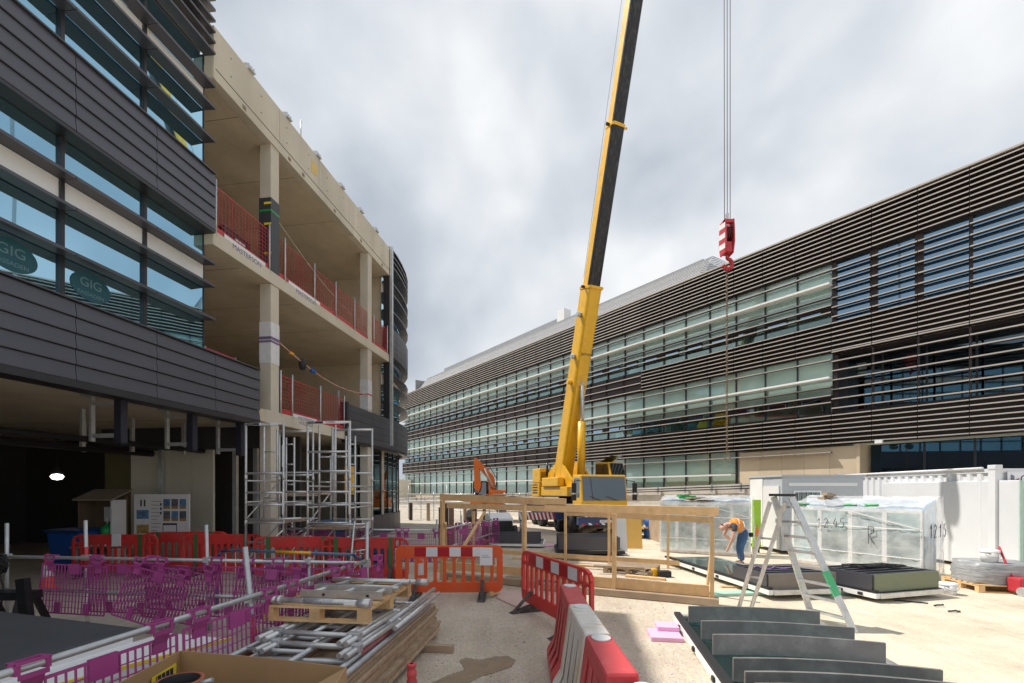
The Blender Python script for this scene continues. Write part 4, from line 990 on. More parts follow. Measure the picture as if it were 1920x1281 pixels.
# ------------------------------------------------------------------ plastic barriers
def barrier(name, label, loc, rz, m, W_=2.0, loops=False, squares=True, paint=('white', 'red'), feet=True, group=None, open_n=11, foot_len=.4, notice=False):
    t = thing(name, label, 'barrier', loc, rz, group)
    w = W_ / 2; r = .13; c = lambda x, z, a0, a1, rad=r: [(x + rad * math.cos(R(a)), 0, z + rad * math.sin(R(a))) for a in range(a0, a1 + 1, 15)]
    th = (0, .05, 0); b = MB()
    lo = .3; hi = .76
    if loops:
        b.prism([(-w + .3, 0, hi), (w - .3, 0, hi), (w - .3, 0, 1.0), (-w + .3, 0, 1.0)], (0, -.025, 0), (0, .025, 0))
        for sx in (-1, 1):
            pts = [(sx * (w - .3), 0, .975), (sx * (w - .16), 0, .97), (sx * (w - .06), 0, .93), (sx * (w - .03), 0, .84), (sx * (w - .03), 0, .25)]
            for p, q in zip(pts, pts[1:]): b.bar(p, q, .055, .06, up=(0, 1, 0))
            b.bar((sx * (w - .3), 0, .8), (sx * (w - .03), 0, .78), .05, .05)
            b.bar((sx * (w - .2), 0, .97), (sx * (w - .2), 0, .78), .045, .04)
    else:
        b.prism([(-w + .02, 0, hi), (w - .02, 0, hi)] + c(w - r, 1.0 - r, 0, 90) + c(-w + r, 1.0 - r, 90, 180), (0, -.025, 0), (0, .025, 0))
        for sx in (-1, 1): b.box((sx * (w - .06), 0, (lo + hi) / 2), (.12, .046, hi - lo + .1))
    b.prism(c(-w + r, .1 + r, 180, 270) + c(w - r, .1 + r, 270, 360) + [(w, 0, lo), (-w, 0, lo)], (0, -.025, 0), (0, .025, 0))
    n = open_n
    for i in range(n):
        x = -w + .12 + (2 * w - .24) * (i + .5) / n
        b.box((x, 0, (lo + hi) / 2), (.062, .04, hi - lo + .04))
        for z, s_ in ((hi, -1), (lo, 1)):
            b.prism([(x - .06, 0, z + s_ * -.01), (x - .03, 0, z + s_ * .05), (x + .03, 0, z + s_ * .05), (x + .06, 0, z + s_ * -.01)], (0, -.018, 0), (0, .018, 0))
    b.build('body', m, t, bevel=.008)
    if squares:
        k = 6; x0 = -w + .36; dx = (2 * w - .72) / k
        for i in range(k): MB().b2((x0 + i * dx + .004, -.029, hi + .03), (x0 + (i + 1) * dx - .004, -.0255, .965)).build('reflective_panel', (white_r if i % 2 == (0 if paint[0] == 'white' else 1) else red_r), t)
    if feet:
        for x in (-w * .62, w * .62):
            f = MB().prism([(x - .035, -foot_len, 0), (x + .035, -foot_len, 0), (x + .035, -.05, .34), (x - .035, -.05, .34)][::-1], (0, 0, 0), (0, .05, 0))
            f.prism([(x - .09, -foot_len - .02, 0), (x - .09, foot_len, 0), (x - .06, .06, .11), (x - .06, -.06, .11)], (0, 0, 0), (.15, 0, 0)); f.build('foot', foot_m, t, bevel=.01)
    if notice:
        MB().b2((w - .44, -.034, .62), (w - .2, -.03, .96)).build('notice', paper, t); MB().b2((w - .4, -.036, .80), (w - .28, -.0345, .806)).build('print_line', ink, t); MB().b2((w - .4, -.036, .77), (w - .24, -.0345, .776)).build('print_line', ink, t)
    return t


barrier('plastic_barrier', 'bright orange plastic barrier with white notice, standing before the timber frame', (-1.2, 8.72, 0), .02, orangebar, 2.05, paint=('red', 'white'), open_n=10, notice=True)
ra, rb = Vector((.19, 8.14, 0)), Vector((1.06, 5.97, 0)); rd = rb - ra
barrier('plastic_barrier', 'red plastic barrier set at an angle behind the white and red water barrier', ((ra + rb) / 2), math.atan2(rd.y, rd.x), redbar, rd.length, loops=True, open_n=11, paint=('red', 'white'))
bk = [(-9.5, 10.9, .03, 'red barrier with paper slip in front of the noticeboard'), (-7.0, 11.0, -.05, 'red barrier behind the near alloy tower'), (-4.9, 10.4, .02, 'red barrier standing between the alloy towers'), (-3.3, 10.2, -.06, 'red barrier with green straps by the blue crates'), (-8.3, 11.6, .12, 'red barrier leaning behind the first red barrier row')]
for x, y, rz, lab in bk:
    t = barrier('plastic_barrier', lab, (x, y, 0), rz, redbar, 2.0, loops=True, squares=False, group='red barriers in front of the open ground floor')
    for xx in (-.7, .55): MB().b2((xx, -.034, .12), (xx + .09, -.028, 1.0)).build('reflective_strip', mat('green_strip', (.06, .16, .05), .5), t)
    if 'slip' in lab: MB().b2((-.05, -.05, .72), (.15, -.03, 1.02)).build('paper_slip', paper, t)

# water filled barrier: one chain of red and white units
def water_unit(label, y0, y1, x0, x1, m, top, stain=False):
    t = thing('water_barrier', label, 'barrier', ((x0 + x1) / 2, (y0 + y1) / 2, 0), math.atan2(y1 - y0, x1 - x0) - math.pi / 2)
    L_ = math.hypot(x1 - x0, y1 - y0) / 2 - .012
    pr = [(-.27, 0), (-.27, .12), (-.19, .25), (-.105, top), (.105, top), (.19, .25), (.27, .12), (.27, 0)]
    b = MB(); b.prism([(x, -L_, z) for x, z in pr], (0, 0, 0), (0, 2 * L_, 0)); o = b.build('body', m, t, bevel=.025)
    for sy in (-.5, 0, .5):
        for sx in (-1, 1): MB().prism([(sx * .275, sy * L_ - .06, .12), (sx * .20, sy * L_ - .05, .28), (sx * .125, sy * L_ - .04, top - .12), (sx * .125, sy * L_ + .04, top - .12), (sx * .20, sy * L_ + .05, .28), (sx * .275, sy * L_ + .06, .12)][::sx], (0, 0, 0), (sx * .004, 0, 0)).build('rib', m, t)
    MB().tube((0, L_ * .72, top), (0, L_ * .72, top + .012), .075, 16).build('filler_cap', white_p, t)
    return t


wbp = mat('white_barrier_plastic', (.74, .71, .66), .45, 0, .06, 3, col2=(.56, .38, .15), c2scale=2.4, c2pos=(.52, .70), stretch=(1.6, 4.5, .35))
water_unit('far faded red water barrier unit with white cap', 4.66, 5.62, .68, .70, pinkred, .9)
water_unit('dirty white water barrier unit with rust streaks between red ones', 3.66, 4.65, .69, .68, wbp, .9)
water_unit('faded red water barrier unit on the near side of the white one', 2.86, 3.65, .70, .69, pinkred, .9)
water_unit('nearest red water barrier unit, lower than the rest', 2.1, 2.84, .86, .78, redbar, .86)

# ------------------------------------------------------------------ glazed facade units lying on the ground
def facade_unit(label, loc, rz, Wd, L, blades, blen, bz, bh, base_z, m_bl, curve=0.0, front=None, glass=True, bthick=.05, side=True):
    t = thing('facade_unit', label, 'facade unit', loc, rz, 'glazed facade units with dark blades')
    fz = base_z
    for x in (0, Wd): MB().b2((x - .05, -.02, fz), (x + .05, L + .02, fz + .09)).build('frame_rail', white_p if x == 0 else alu, t)
    for y in (0, L): MB().b2((.05, y - .05, fz), (Wd - .05, y + .05, fz + .09)).build('frame_rail', alu, t)
    MB().b2((-.04, 0, fz + .09), (.05, L, fz + .14)).build('gasket', black, t)
    for i in range(4): MB().b2((-.075, L * (.14 + .24 * i), fz + .02), (-.05, L * (.14 + .24 * i) + .08, fz + .07)).build('clamp', black, t)
    if glass: MB().b2((.05, .05, fz + .06), (Wd - .05, L - .05, fz + .085)).build('glass_pane', glass_t, t)
    MB().b2((.1, .1, fz - .02), (Wd - .1, L - .1, fz - .005)).build('base_sheet', mat('pale_board', (.58, .60, .58), .6), t)
    for i, y in enumerate(blades):
        n = 8 if curve else 1; b = MB(); x0 = .08 if curve else .02
        lnb = blen[i] if isinstance(blen, (list, tuple)) else blen
        fr = [(x0 + lnb * j / n, y + curve * (1 - (2 * j / n - 1) ** 2)) for j in range(n + 1)]
        pl = [(x, yy) for x, yy in fr] + [(x, yy + bthick) for x, yy in reversed(fr)]
        for j in range(n): b.plate([fr[j], fr[j + 1], (fr[j + 1][0], fr[j + 1][1] + bthick), (fr[j][0], fr[j][1] + bthick)], bz, bz + bh)
        b.build('blade', m_bl, t, bevel=.004 if not curve else 0)
    if front:
        ya, yb = min(blades), max(blades)
        MB().b2((-.03, ya - .03, bz - .04), (0, yb + .06, bz + bh)).build('side_plate', blade_m, t)
        MB().b2((Wd, ya - .03, bz - .04), (Wd + .03, yb + .06, bz + bh)).build('side_plate', blade_m, t)
        MB().b2((0, ya - .06, bz - .06), (Wd, ya - .03, bz + bh)).build('fascia', front, t)
        MB().b2((-.02, ya - .1, bz - .12), (Wd + .02, ya - .0, bz - .061)).build('fascia_gasket', black, t)
        MB().b2((-.02, ya - .06, fz - .0), (Wd + .02, ya + .02, bz - .13)).build('edge_trim', beige_w, t)
    return t


u = facade_unit('nearest glazed facade unit with tall curved dusty grey blades', (1.93, 3.3, 0), -.167, 2.0, 3.85, [.42, .68, .95, 1.3, 2.06, 2.62, 3.38], [1.9, 1.88, 1.86, 1.84, 1.8, 1.78, 1.74], .13, .235, .02, greymetal, curve=.09, bthick=.035)
MB().b2((.3, 1.5, .115), (1.9, 1.95, .13)).build('protective_sheet', paper, u)
facade_unit('brown fronted facade unit beside the step ladder', (4.83, 8.5, 0), .13, 1.4, 4.2, [.1 + .19 * i for i in range(6)], 1.36, .24, .24, .1, blade_m, front=fasc_brown)
facade_unit('green fronted facade unit with black cables on its blades', (6.66, 8.3, 0), .27, 1.64, 1.6, [.1 + .19 * i for i in range(6)], 1.6, .24, .26, .08, blade_m, front=fasc_green)
t = thing('black_cable', 'tangle of black cable on the green fronted facade unit', 'cable', (7.0, 9.0, .52)); b = MB(); pts = []
for i in range(60): pts.append((.35 * math.cos(i * .9) + random.uniform(-.12, .12) + i * .012 - .2, .12 * math.sin(i * .9) + random.uniform(-.05, .05), .01 + random.random() * .06))
b.path(pts, .009, 5).build('cable', black, t)
g = Vector((5.4, 9.2, .49)); b = MB(); b.path([(g.x + .5 * (i / 20 - .5) * 2, g.y + .08 * math.sin(i * .8), .49 + .02 * math.sin(i)) for i in range(21)], .012, 5)
solo(b, 'sling', mat('violet_sling', (.26, .16, .42), .7), 'violet lifting sling lying on the brown fronted unit', 'sling', g)
for i, (px, py) in enumerate(((1400, 1115), (1590, 1112))):
    g = G(px, py); solo(MB().box((g.x, g.y, .03), (1.5, .25, .05), rz=.1), 'foam_board', mat('mint_foam', (.42, .66, .54), .7), ['mint foam board under the brown fronted unit', 'mint foam board between the two facade units'][i], 'foam board', g)
# two stacks of dark blades beyond the timber frame
for lab, x, y, w, d, rz, n in (('low stack of charcoal blades beside the purple fence panels', -.75, 16.4, 1.75, 1.5, -.1, 4), ('wider stack of charcoal blades below the crane cab', 1.45, 14.4, 1.95, 1.6, -.05, 5)):
    t = thing('blade_stack', lab, 'blade stack', (x, y, 0), rz)
    MB().b2((-.05, -.05, .06), (w + .15, d + .1, .14)).build('frame', white_p if n == 4 else black, t); MB().b2((.0, 0, .14), (w + .1, d + .05, .17)).build('glass_pane', glass_t, t)
    for i in range(n): MB().b2((.02, i * d / n, .18), (w, i * d / n + .05, .58 if n == 5 else .48)).build('blade', blade_m, t)
    for i in range(n - 1): MB().b2((.04, i * d / n + .06, .40), (w - .02, (i + 1) * d / n - .01, .43 if n == 4 else .5)).build('blade_web', blade_m, t)
g = G(1190, 1030); solo(MB().prism([(g.x - .28, g.y, .02), (g.x + .28, g.y, .02), (g.x + .28, g.y + .2, 1.15), (g.x - .28, g.y + .2, 1.15)], (0, 0, 0), (0, .03, 0)), 'plywood_board', plywd, 'yellow plywood board standing upright behind the timber frame', 'board', g)
g = G(1164, 1035); solo(MB().prism([(g.x - .25, g.y, .02), (g.x + .22, g.y, .02), (g.x + .22, g.y + .2, 1.15), (g.x - .25, g.y + .2, 1.15)], (0, 0, 0), (0, .03, 0)), 'white_board', white_p, 'white board standing upright beside the yellow one', 'board', g)
g = P(1220, 1006, 19.5); t = thing('waste_drum', 'blue drum beyond the yellow plywood board', 'drum', (g.x, g.y, 0)); MB().lathe([(.02, 0), (.27, 0), (.29, .3), (.27, .6), (.29, .85), (.02, .86)], 16).build('body', blue_pl, t); MB().tube((0, 0, .86), (0, 0, .9), .3, 16).build('lid', blue_pl, t)

# ------------------------------------------------------------------ film wrapped glass packs
STROKES = {'1': [[(0, .7), (.18, 1), (.12, 0)]], '2': [[(0, .8), (.2, 1), (.38, .8), (.2, .4), (0, .02), (.42, .05)]], '.': [[(.05, .02), (.08, .06)]], '4': [[(.25, 1), (.0, .4), (.4, .42)], [(.32, .7), (.27, -.05)]],
           '5': [[(.42, 1), (.1, .97), (.06, .6), (.3, .6), (.38, .3), (.2, .02), (0, .1)]], 'R': [[(.1, 0), (.08, 1), (.38, .95), (.4, .65), (.1, .5), (.45, -.05)]]}


def handwriting(txt, parent, o, xd, sz):
    o, xd = Vector(o), Vector(xd).normalized(); b = MB(); x = 0
    for ch in txt:
        for st in STROKES[ch]: MB().path([o + xd * (x + u * sz * .9) + Vector((0, 0, v * sz)) for u, v in st], .007, 5).build('pen_stroke', ink, parent)
        x += sz * (.25 if ch == '.' else .62)


def pack(label, a, b, h, depth, back_h, n, txt):
    a, b = Vector(a), Vector(b); d = b - a; rz = math.atan2(d.y, d.x); L_ = d.length
    t = thing('glass_pack', label, 'glass pack', a, rz, 'glass panels wrapped in plastic film')
    MB().b2((0, 0, .1), (L_, .07, .17)).build('frame_rail', white_p, t); MB().b2((0, 0, h - .06), (L_, .07, h)).build('frame_rail', white_p, t)
    for i in range(n + 1): x = L_ * i / n; MB().b2((max(0, x - .05), .002, .17), (min(L_, x + .05), .068, h - .06)).build('frame_post', white_p, t)
    for i in range(n): MB().b2((L_ * i / n + .05, .02, .17), (L_ * (i + 1) / n - .05, .05, h - .06)).build('glass_pane', glass_t, t)
    for k in range(2, 5): MB().b2((.02, .02 + k * depth / 5, .1), (L_ - .02, .06 + k * depth / 5, h - .03 + (back_h - h) * (k == 4))).build('inner_panel', mat('grey_blue_panel', (.74, .83, .92), .5), t)
    MB().b2((0, .1, 0), (L_, depth, .1)).build('bearer', wood, t)
    nx, nz = 26, 12
    def sheet(f, name):
        vs = [f(i / nx, j / nz) for j in range(nz + 1) for i in range(nx + 1)]
        vs = [(x + random.gauss(0, .008), y + random.gauss(0, .014), z + random.gauss(0, .008)) for x, y, z in vs]
        MB().add(vs, [(j * (nx + 1) + i, j * (nx + 1) + i + 1, (j + 1) * (nx + 1) + i + 1, (j + 1) * (nx + 1) + i) for j in range(nz) for i in range(nx)], True).build(name, film, t)
    sheet(lambda u, v: (L_ * (u * 1.0), -.03 - .05 * (1 - v), .03 + (h + .02) * v), 'film_sheet')
    sheet(lambda u, v: (L_ * u, -.03 + (depth + .08) * v, h + .05 + (back_h - h) * v + .06 * abs(math.sin(u * 9)) * (1 - v)), 'film_top')
    sheet(lambda u, v: (L_ + .05 + .08 * math.sin(u * 3) * (1 - v), -.03 + (depth + .1) * u, .02 + (h + .03 + (back_h - h) * u) * v), 'film_end')
    for z in (h * .3, h * .72): MB().b2((-.01, -.075, z), (L_ + .03, -.07, z + .025)).build('packing_tape', white_p, t)
    MB().bar((L_ * .45, -.085, h), (L_ * .99, -.085, h * .74), .004, .03).build('packing_tape', white_p, t)
    for s_, x, z, sz in txt: handwriting(s_, t, (x, -.092, z), (1, 0, .05), sz)
    return t


pk2 = pack('film wrapped glass pack with green straps in front of the white container', (7.97, 12.95, 0), (9.3, 10.3, 0), 1.58, .8, 1.86, 4, [('12.45', .75, 1.05, .26), ('R', 1.9, .75, .42)])
handwriting('12.15', pk2, (3.08, .06, .98), (0, 1, 0), .3)
pack('film wrapped glass pack with sagging plastic behind the worker', (4.94, 15.2, 0), (7.3, 13.9, 0), 1.65, .7, 1.85, 5, [])
for i, (f, lab) in enumerate(((.08, 'green strap coil on the far end of the wrapped pack'), (.48, 'green strap coil on the middle of the wrapped pack'), (.64, 'small green strap coil beside the middle one'))):
    g = Vector((7.97, 12.95, 1.68)).lerp(Vector((9.3, 10.3, 1.68)), f) + Vector((.12, .06, 0)); b = MB().lathe([(.1, -.02), (.14, -.03), (.15, .03), (.1, .03), (.1, -.02)], 14)
    b.v = [(v[0] + g.x, v[1] + g.y, v[2] + g.z) for v in b.v]; solo(b, 'strap_coil', green_pl, lab, 'strap', g)
for i, (px, py, yy, s_, m, lab) in enumerate(((1285, 932, 15.2, (.5, .3, .16), green_pl, 'green crumpled sheet on the wrapped pack behind the worker'), (1310, 936, 15, (.7, .3, .14), wood_g, 'brown offcuts on the wrapped pack behind the worker'), (1552, 929, 12.6, (.22, .2, .2), wood_g, 'small timber block on the wrapped pack by the container'))):
    g = P(px, py, yy); b = MB()
    for k in range(5): b.box((g.x + random.uniform(-.3, .3) * s_[0], g.y + random.uniform(-.1, .1), g.z - .08 + .03 * k), (s_[0] * random.uniform(.5, 1), s_[1], s_[2] * .35), rz=random.uniform(-.4, .4))
    solo(b, 'offcuts', m, lab, 'offcuts', g)

# ------------------------------------------------------------------ step ladder
t = thing('step_ladder', 'tall aluminium step ladder with a green band standing on the concrete', 'ladder', (4.5, 7.1, 0))
tl, tr = Vector((4.17, 7.25, 1.95)), Vector((4.3, 7.0, 1.95)); fl_, fr_ = Vector((4.72, 7.12, 0)), Vector((4.93, 6.55, 0)); rl, rr_ = Vector((3.98, 7.98, 0)), Vector((4.12, 7.85, 0))
MB().bar(tl, fl_, .035, .09, up=(1, 0, .4)).build('front_stile', alu, t, world=True); s_ = MB().bar(tr, fr_, .035, .09, up=(1, 0, .4)).build('front_stile', alu, t, world=True)
MB().bar(tl + Vector((-.03, .05, -.08)), rl, .03, .06).build('rear_stile', alu, t, world=True); MB().bar(tr + Vector((-.06, .05, -.08)), rr_ , .03, .06).build('rear_stile', alu, t, world=True)
for i in range(8):
    f = .08 + i * .118; MB().bar(tl.lerp(fl_, f), tr.lerp(fr_, f), .1, .03).build('tread', alu, t, world=True)
for f in (.35, .7): MB().bar(tl.lerp(rl, f), tr.lerp(rr_, f), .03, .03).build('rear_rung', alu, t, world=True)
MB().box((tl + tr) / 2 + Vector((0, 0, .03)), (.16, .34, .04), rz=.48).build('top_cap', black, t, world=True)
MB().bar(tr.lerp(fr_, .56), tr.lerp(fr_, .74), .04, .095, up=(1, 0, .4)).build('green_band', mat('green_tape', (.10, .55, .25), .5), t, world=True)
MB().bar(tl.lerp(fl_, .55), tl.lerp(rl, .6), .015, .02).build('stay', alu, t, world=True)

# ------------------------------------------------------------------ white container, cabins
CT = thing('shipping_container', 'white corrugated shipping container behind the wrapped glass', 'container', (12.0, 11.3, 0), 0)
cd = Vector((.066, .998, 0)); ce = Vector((.998, -.066, 0)); co = Vector((12.0, 11.3, 0)); CLn, CWd, CHt = 6.06, 2.44, 2.5
q = lambda a, b, z: co + cd * a + ce * b + Vector((0, 0, z + .1))


def corrug(p0, dv, nv, ln, z0, z1, name):
    n = int(ln / .28); b = MB(); prof = []
    for i in range(n):
        for f, o in ((0, 0), (.35, 0), (.5, .045), (.85, .045)): prof.append(p0 + dv * (ln * (i + f) / n) + nv * o)
    prof.append(p0 + dv * ln)
    for u, v in zip(prof, prof[1:]): b.quad(u + Vector((0, 0, z0)), v + Vector((0, 0, z0)), v + Vector((0, 0, z1)), u + Vector((0, 0, z1)))
    b.build(name, white_cont, CT, world=True)


corrug(q(.1, .02, 0), cd, ce, CLn - .2, .12, CHt - .1, 'side_wall'); corrug(q(.02, .1, 0), ce, cd, CWd - .2, .12, CHt - .1, 'end_wall')
MB().prism([q(.1, .08, .1), q(.1, CWd, .1), q(CLn, CWd, .1), q(CLn, .08, .1)], (0, 0, 0), (0, 0, CHt - .12)).build('shell', white_cont, CT, world=True)
for a in (0, CLn):
    for b_ in (0, CWd):
        p = q(a, b_, 0) ; MB().box(p + Vector((.06 * (1 if b_ == 0 else -1), .06 * (1 if a == 0 else -1), CHt / 2)), (.16, .16, CHt)).build('corner_post', white_cont, CT, world=True)
        MB().box(p + Vector((.06 * (1 if b_ == 0 else -1), .06 * (1 if a == 0 else -1), CHt + .03)), (.19, .2, .12)).build('corner_casting', white_cont, CT, world=True, bevel=.015)
for z in (.06, CHt - .05): MB().bar(q(.1, .05, z), q(CLn - .1, .05, z), .08, .1).build('side_beam', white_cont, CT, world=True); MB().bar(q(.05, .1, z), q(.05, CWd - .1, z), .08, .1).build('end_beam', white_cont, CT, world=True)
for a, z in ((.9, -.1), (3, -.1), (5.4, -.1)): MB().box(q(a, .6, -.05), (1.0, .15, .1)).build('bearer', wood, CT, world=True)
MB().tube(q(.3, -.02, CHt + .02), q(CLn - .2, -.02, CHt + .02), .03).build('top_pipe', white_p, CT, world=True)


def sign(parent, c, xd, w, h, size):
    xd = Vector(xd).normalized(); n = xd.cross(Vector((0, 0, 1)))
    P_ = [c - xd * w / 2 - up_ * h / 2, c + xd * w / 2 - up_ * h / 2, c + xd * w / 2 + up_ * h / 2, c - xd * w / 2 + up_ * h / 2]
    s_ = MB().prism(P_, (0, 0, 0), n * .012).build('sign', paper, parent, world=True); inv = W[parent].inverted(); rot = inv.to_3x3()
    c2 = c + n * .016; x0 = c2 - xd * w * .34
    MB().prism([x0 - xd * .09 + up_ * .02, x0 - xd * .005 - up_ * .03, x0 - xd * .005 + up_ * .11, x0 - xd * .09 + up_ * .15], (0, 0, 0), n * .003).build('logo', mat('grey_logo', (.18, .18, .2), .6), s_, world=True)
    MB().prism([x0 + xd * .0 - up_ * .13, x0 + xd * .1 - up_ * .08, x0 + xd * .1 + up_ * .06, x0 + xd * .0 + up_ * .01], (0, 0, 0), n * .003).build('logo', red, s_, world=True)
    letters('Carter', size, ink, s_, inv @ (c2 + xd * w * .14 + up_ * .03), rot @ xd, up_)
    MB().prism([c2 - xd * w * .05 - up_ * .13, c2 + xd * w * .3 - up_ * .13, c2 + xd * w * .3 - up_ * .115, c2 - xd * w * .05 - up_ * .115], (0, 0, 0), n * .003).build('print_line', ink, s_, world=True)


sign(CT, q(CLn - .55, -.03, 2.2), -cd, .85, .45, .24)
sign(CT, q(-.03, .75, 2.2), ce, 1.0, .45, .26)
KB = thing('site_cabin', 'grey site cabin with a white door beside the white container', 'cabin', (8.67, 14.6, 0))
grey_cab = mat('cabin_grey', (.50, .54, .58), .5, 0, .04)
MB().b2((0, 0, .12), (2.6, 2.0, 2.5)).build('body', grey_cab, KB); MB().b2((-.05, -.05, 2.5), (2.65, 2.05, 2.56)).build('roof_edge', grey_cab, KB)
d_ = MB().prism([(-.04, .12, .15), (-.04, 1.05, .15), (-.04, 1.05, 2.2), (-.04, .12, 2.2)], (0, 0, 0), (.035, 0, 0)).build('door', white_p, KB); MB().b2((-.08, .2, 1.0), (-.042, .24, 1.15)).build('handle', galv, d_)
MB().b2((-.03, 1.1, .15), (0, 1.9, 2.45)).build('wall_panel', white_p, KB)
f = MB().b2((.35, -.03, 1.25), (1.25, 0, 2.05)).build('window', white_p, KB); MB().b2((.41, -.035, 1.31), (1.19, -.031, 1.99)).build('pane', glass_d, f)
for i in range(5): MB().b2((.47 + i * .15, -.06, 1.3), (.485 + i * .15, -.045, 2.0)).build('window_bar', galv, f)
MB().b2((.2, -.02, 2.2), (2.4, -.0, 2.3)).build('trim', white_p, KB)
K2 = thing('site_cabin', 'white cabin with pale green edge at the end of the container', 'cabin', (12.05, 10.8, 0)); MB().b2((0, 0, .1), (2.4, 4.0, 2.3)).build('body', white_cont, K2, bevel=.02); MB().b2((-.02, -.03, .1), (.06, -.001, 2.3)).build('edge_strip', mat('pale_green', (.45, .62, .55), .5), K2); MB().b2((.1, -.02, .2), (1.0, 0, 2.1)).build('door', white_p, K2)
g = P(1418, 970, 14.9); t = thing('warning_board', 'lime green board with orange triangle beside the grey cabin', 'board', (g.x, g.y, 0), .3); MB().b2((-.12, 0, .2), (.2, .06, 1.75)).build('panel', lime, t, bevel=.01); MB().prism([(-.08, -.005, .55), (.16, -.005, .55), (.04, -.005, .95)], (0, 0, 0), (0, .004, 0)).build('triangle', orange_ex, t); MB().b2((-.1, .02, 0), (-.06, .06, .2)).build('leg', black, t); MB().b2((.12, .02, 0), (.16, .06, .2)).build('leg', black, t)
# wrapped pallet, buckets, small things at the right
g = G(1885, 1108); pallet('pallet', 'timber pallet carrying grey film wrapped goods', (g.x, g.y + .2, 0), -.18, 1.3, 1.0)
t = thing('wrapped_goods', 'grey film wrapped bundle on the pallet near the white cabin', 'bundle', (g.x, g.y + .2, .157), -.18)
nx, nz = 20, 8; vs = []
for j in range(nz + 1):
    for i in range(nx):
        a = 2 * math.pi * i / nx; e = lambda c: math.copysign(abs(c) ** .45, c); s_ = 1.0 - .05 * (j / nz) ** 3
        vs.append((.62 * e(math.cos(a)) * s_ + random.gauss(0, .012), .46 * e(math.sin(a)) * s_ + random.gauss(0, .012), .42 * j / nz + random.gauss(0, .008)))
MB().add(vs, [(j * nx + i, j * nx + (i + 1) % nx, (j + 1) * nx + (i + 1) % nx, (j + 1) * nx + i) for j in range(nz) for i in range(nx)] + [tuple(nz * nx + i for i in range(nx))], True).build('bundle', mat('grey_film', (.34, .35, .36), .3, 0, .35, 9, .5, 12, col2=(.62, .63, .63), c2scale=7, c2pos=(.55, .7), stretch=(.5, .5, 5)), t)


def bucket(label, p, r, h):
    t = thing('bucket', label, 'bucket', p); MB().lathe([(.01, 0), (r * .85, 0), (r, h), (r * .94, h), (r * .8, .02)], 20).build('body', white_p, t); MB().lathe([(r * 1.05, h - .02), (r * 1.08, h + .02), (r * .9, h + .03), (.01, h + .03)], 20).build('lid', white_p, t)
    MB().path([(r * math.cos(a) * 1.05, -r * .3 - abs(math.sin(a)) * r * .7, h * .85 - math.sin(a) * .09) for a in [math.pi * i / 8 for i in range(9)]], .005, 4).build('bail', galv, t)


bucket('white lidded bucket on the grey wrapped bundle', (g.x - .22, g.y + .1, .58), .15, .22)
gb = G(1778, 1114); bucket('white bucket on the concrete beside the green fronted unit', gb, .14, .2)
t = thing('hand_trolley', 'red hand trolley with grey wheel beside the wrapped pallet', 'trolley', G(1915, 1118)); MB().box((.1, .1, .2), (.3, .25, .28)).build('body', red, t, bevel=.03); MB().tube((-.06, -.05, .09), (-.02, -.05, .09), .09, 14).build('wheel', galv, t); MB().tube((.05, .2, .3), (.1, .5, .9), .02).build('handle', red, t)
for i, (px, py) in enumerate(((1762, 1138), (1790, 1149))):
    g2 = G(px, py); b = MB(); b.path([(g2.x + .05 * k + random.uniform(-.02, .02), g2.y + random.uniform(-.03, .03), .02 + random.random() * .02) for k in range(-2, 3)], .015, 5)
    solo(b, 'strap_scrap', black, ['scrap of black strap on the concrete, farther from camera', 'scrap of black strap on the concrete, nearer the camera'][i], 'scrap', g2)
g2 = G(1705, 1130); solo(MB().bar((g2.x - .15, g2.y + .15, .012), (g2.x + .25, g2.y - .1, .012), .03, .02), 'black_bar', black, 'thin black bar poking out from under the green fronted unit', 'bar', g2)

# ------------------------------------------------------------------ worker
WK = thing('person', 'worker in orange vest and jeans bending over a glass unit', 'person', (6.3, 12.67, 0))


def skinfig(name, pts, edges, m, parent, root=0, sub=2):
    me = bpy.data.meshes.new(name); me.from_pydata([p[:3] for p in pts], edges, []); me.materials.append(m)
    o = put(name, me, parent); o.modifiers.new('skin', 'SKIN')
    for i, p in enumerate(pts): me.skin_vertices[0].data[i].radius = (p[3], p[4] if len(p) > 4 else p[3]); me.skin_vertices[0].data[i].use_root = i == root
    s_ = o.modifiers.new('sub', 'SUBSURF'); s_.levels = sub; s_.render_levels = sub
    for p in me.polygons: p.use_smooth = True
    return o


skinfig('body', [(.2, 0, .88, .14), (.03, 0, 1.04, .14), (-.18, 0, 1.13, .15), (-.3, -.01, 1.12, .07), (-.36, -.02, 1.08, .065), (-.45, -.02, 1.02, .10), (-.47, -.02, .93, .07),
                 (-.19, -.2, 1.08, .07), (-.27, -.27, .78, .045), (-.36, -.2, .5, .035), (-.39, -.18, .42, .04), (-.41, -.17, .36, .022),
                 (-.19, .2, 1.08, .07), (-.3, .22, .8, .045), (-.12, .1, .66, .035), (-.08, .06, .62, .038)],
        [(0, 1), (1, 2), (2, 3), (3, 4), (4, 5), (5, 6), (2, 7), (7, 8), (8, 9), (9, 10), (10, 11), (2, 12), (12, 13), (13, 14), (14, 15)], skin_m, WK)
skinfig('jeans', [(.2, 0, .9, .16), (.12, -.1, .8, .11), (.0, -.12, .45, .082), (.06, -.11, .1, .07), (.16, .12, .8, .11), (.08, .14, .45, .082), (.14, .14, .1, .07), (.1, 0, .99, .15)], [(0, 1), (1, 2), (2, 3), (0, 4), (4, 5), (5, 6), (0, 7)], jeans, WK)
skinfig('vest', [(.1, 0, 1.0, .2), (-.06, 0, 1.1, .21), (-.25, 0, 1.13, .19)], [(0, 1), (1, 2)], hivis, WK)
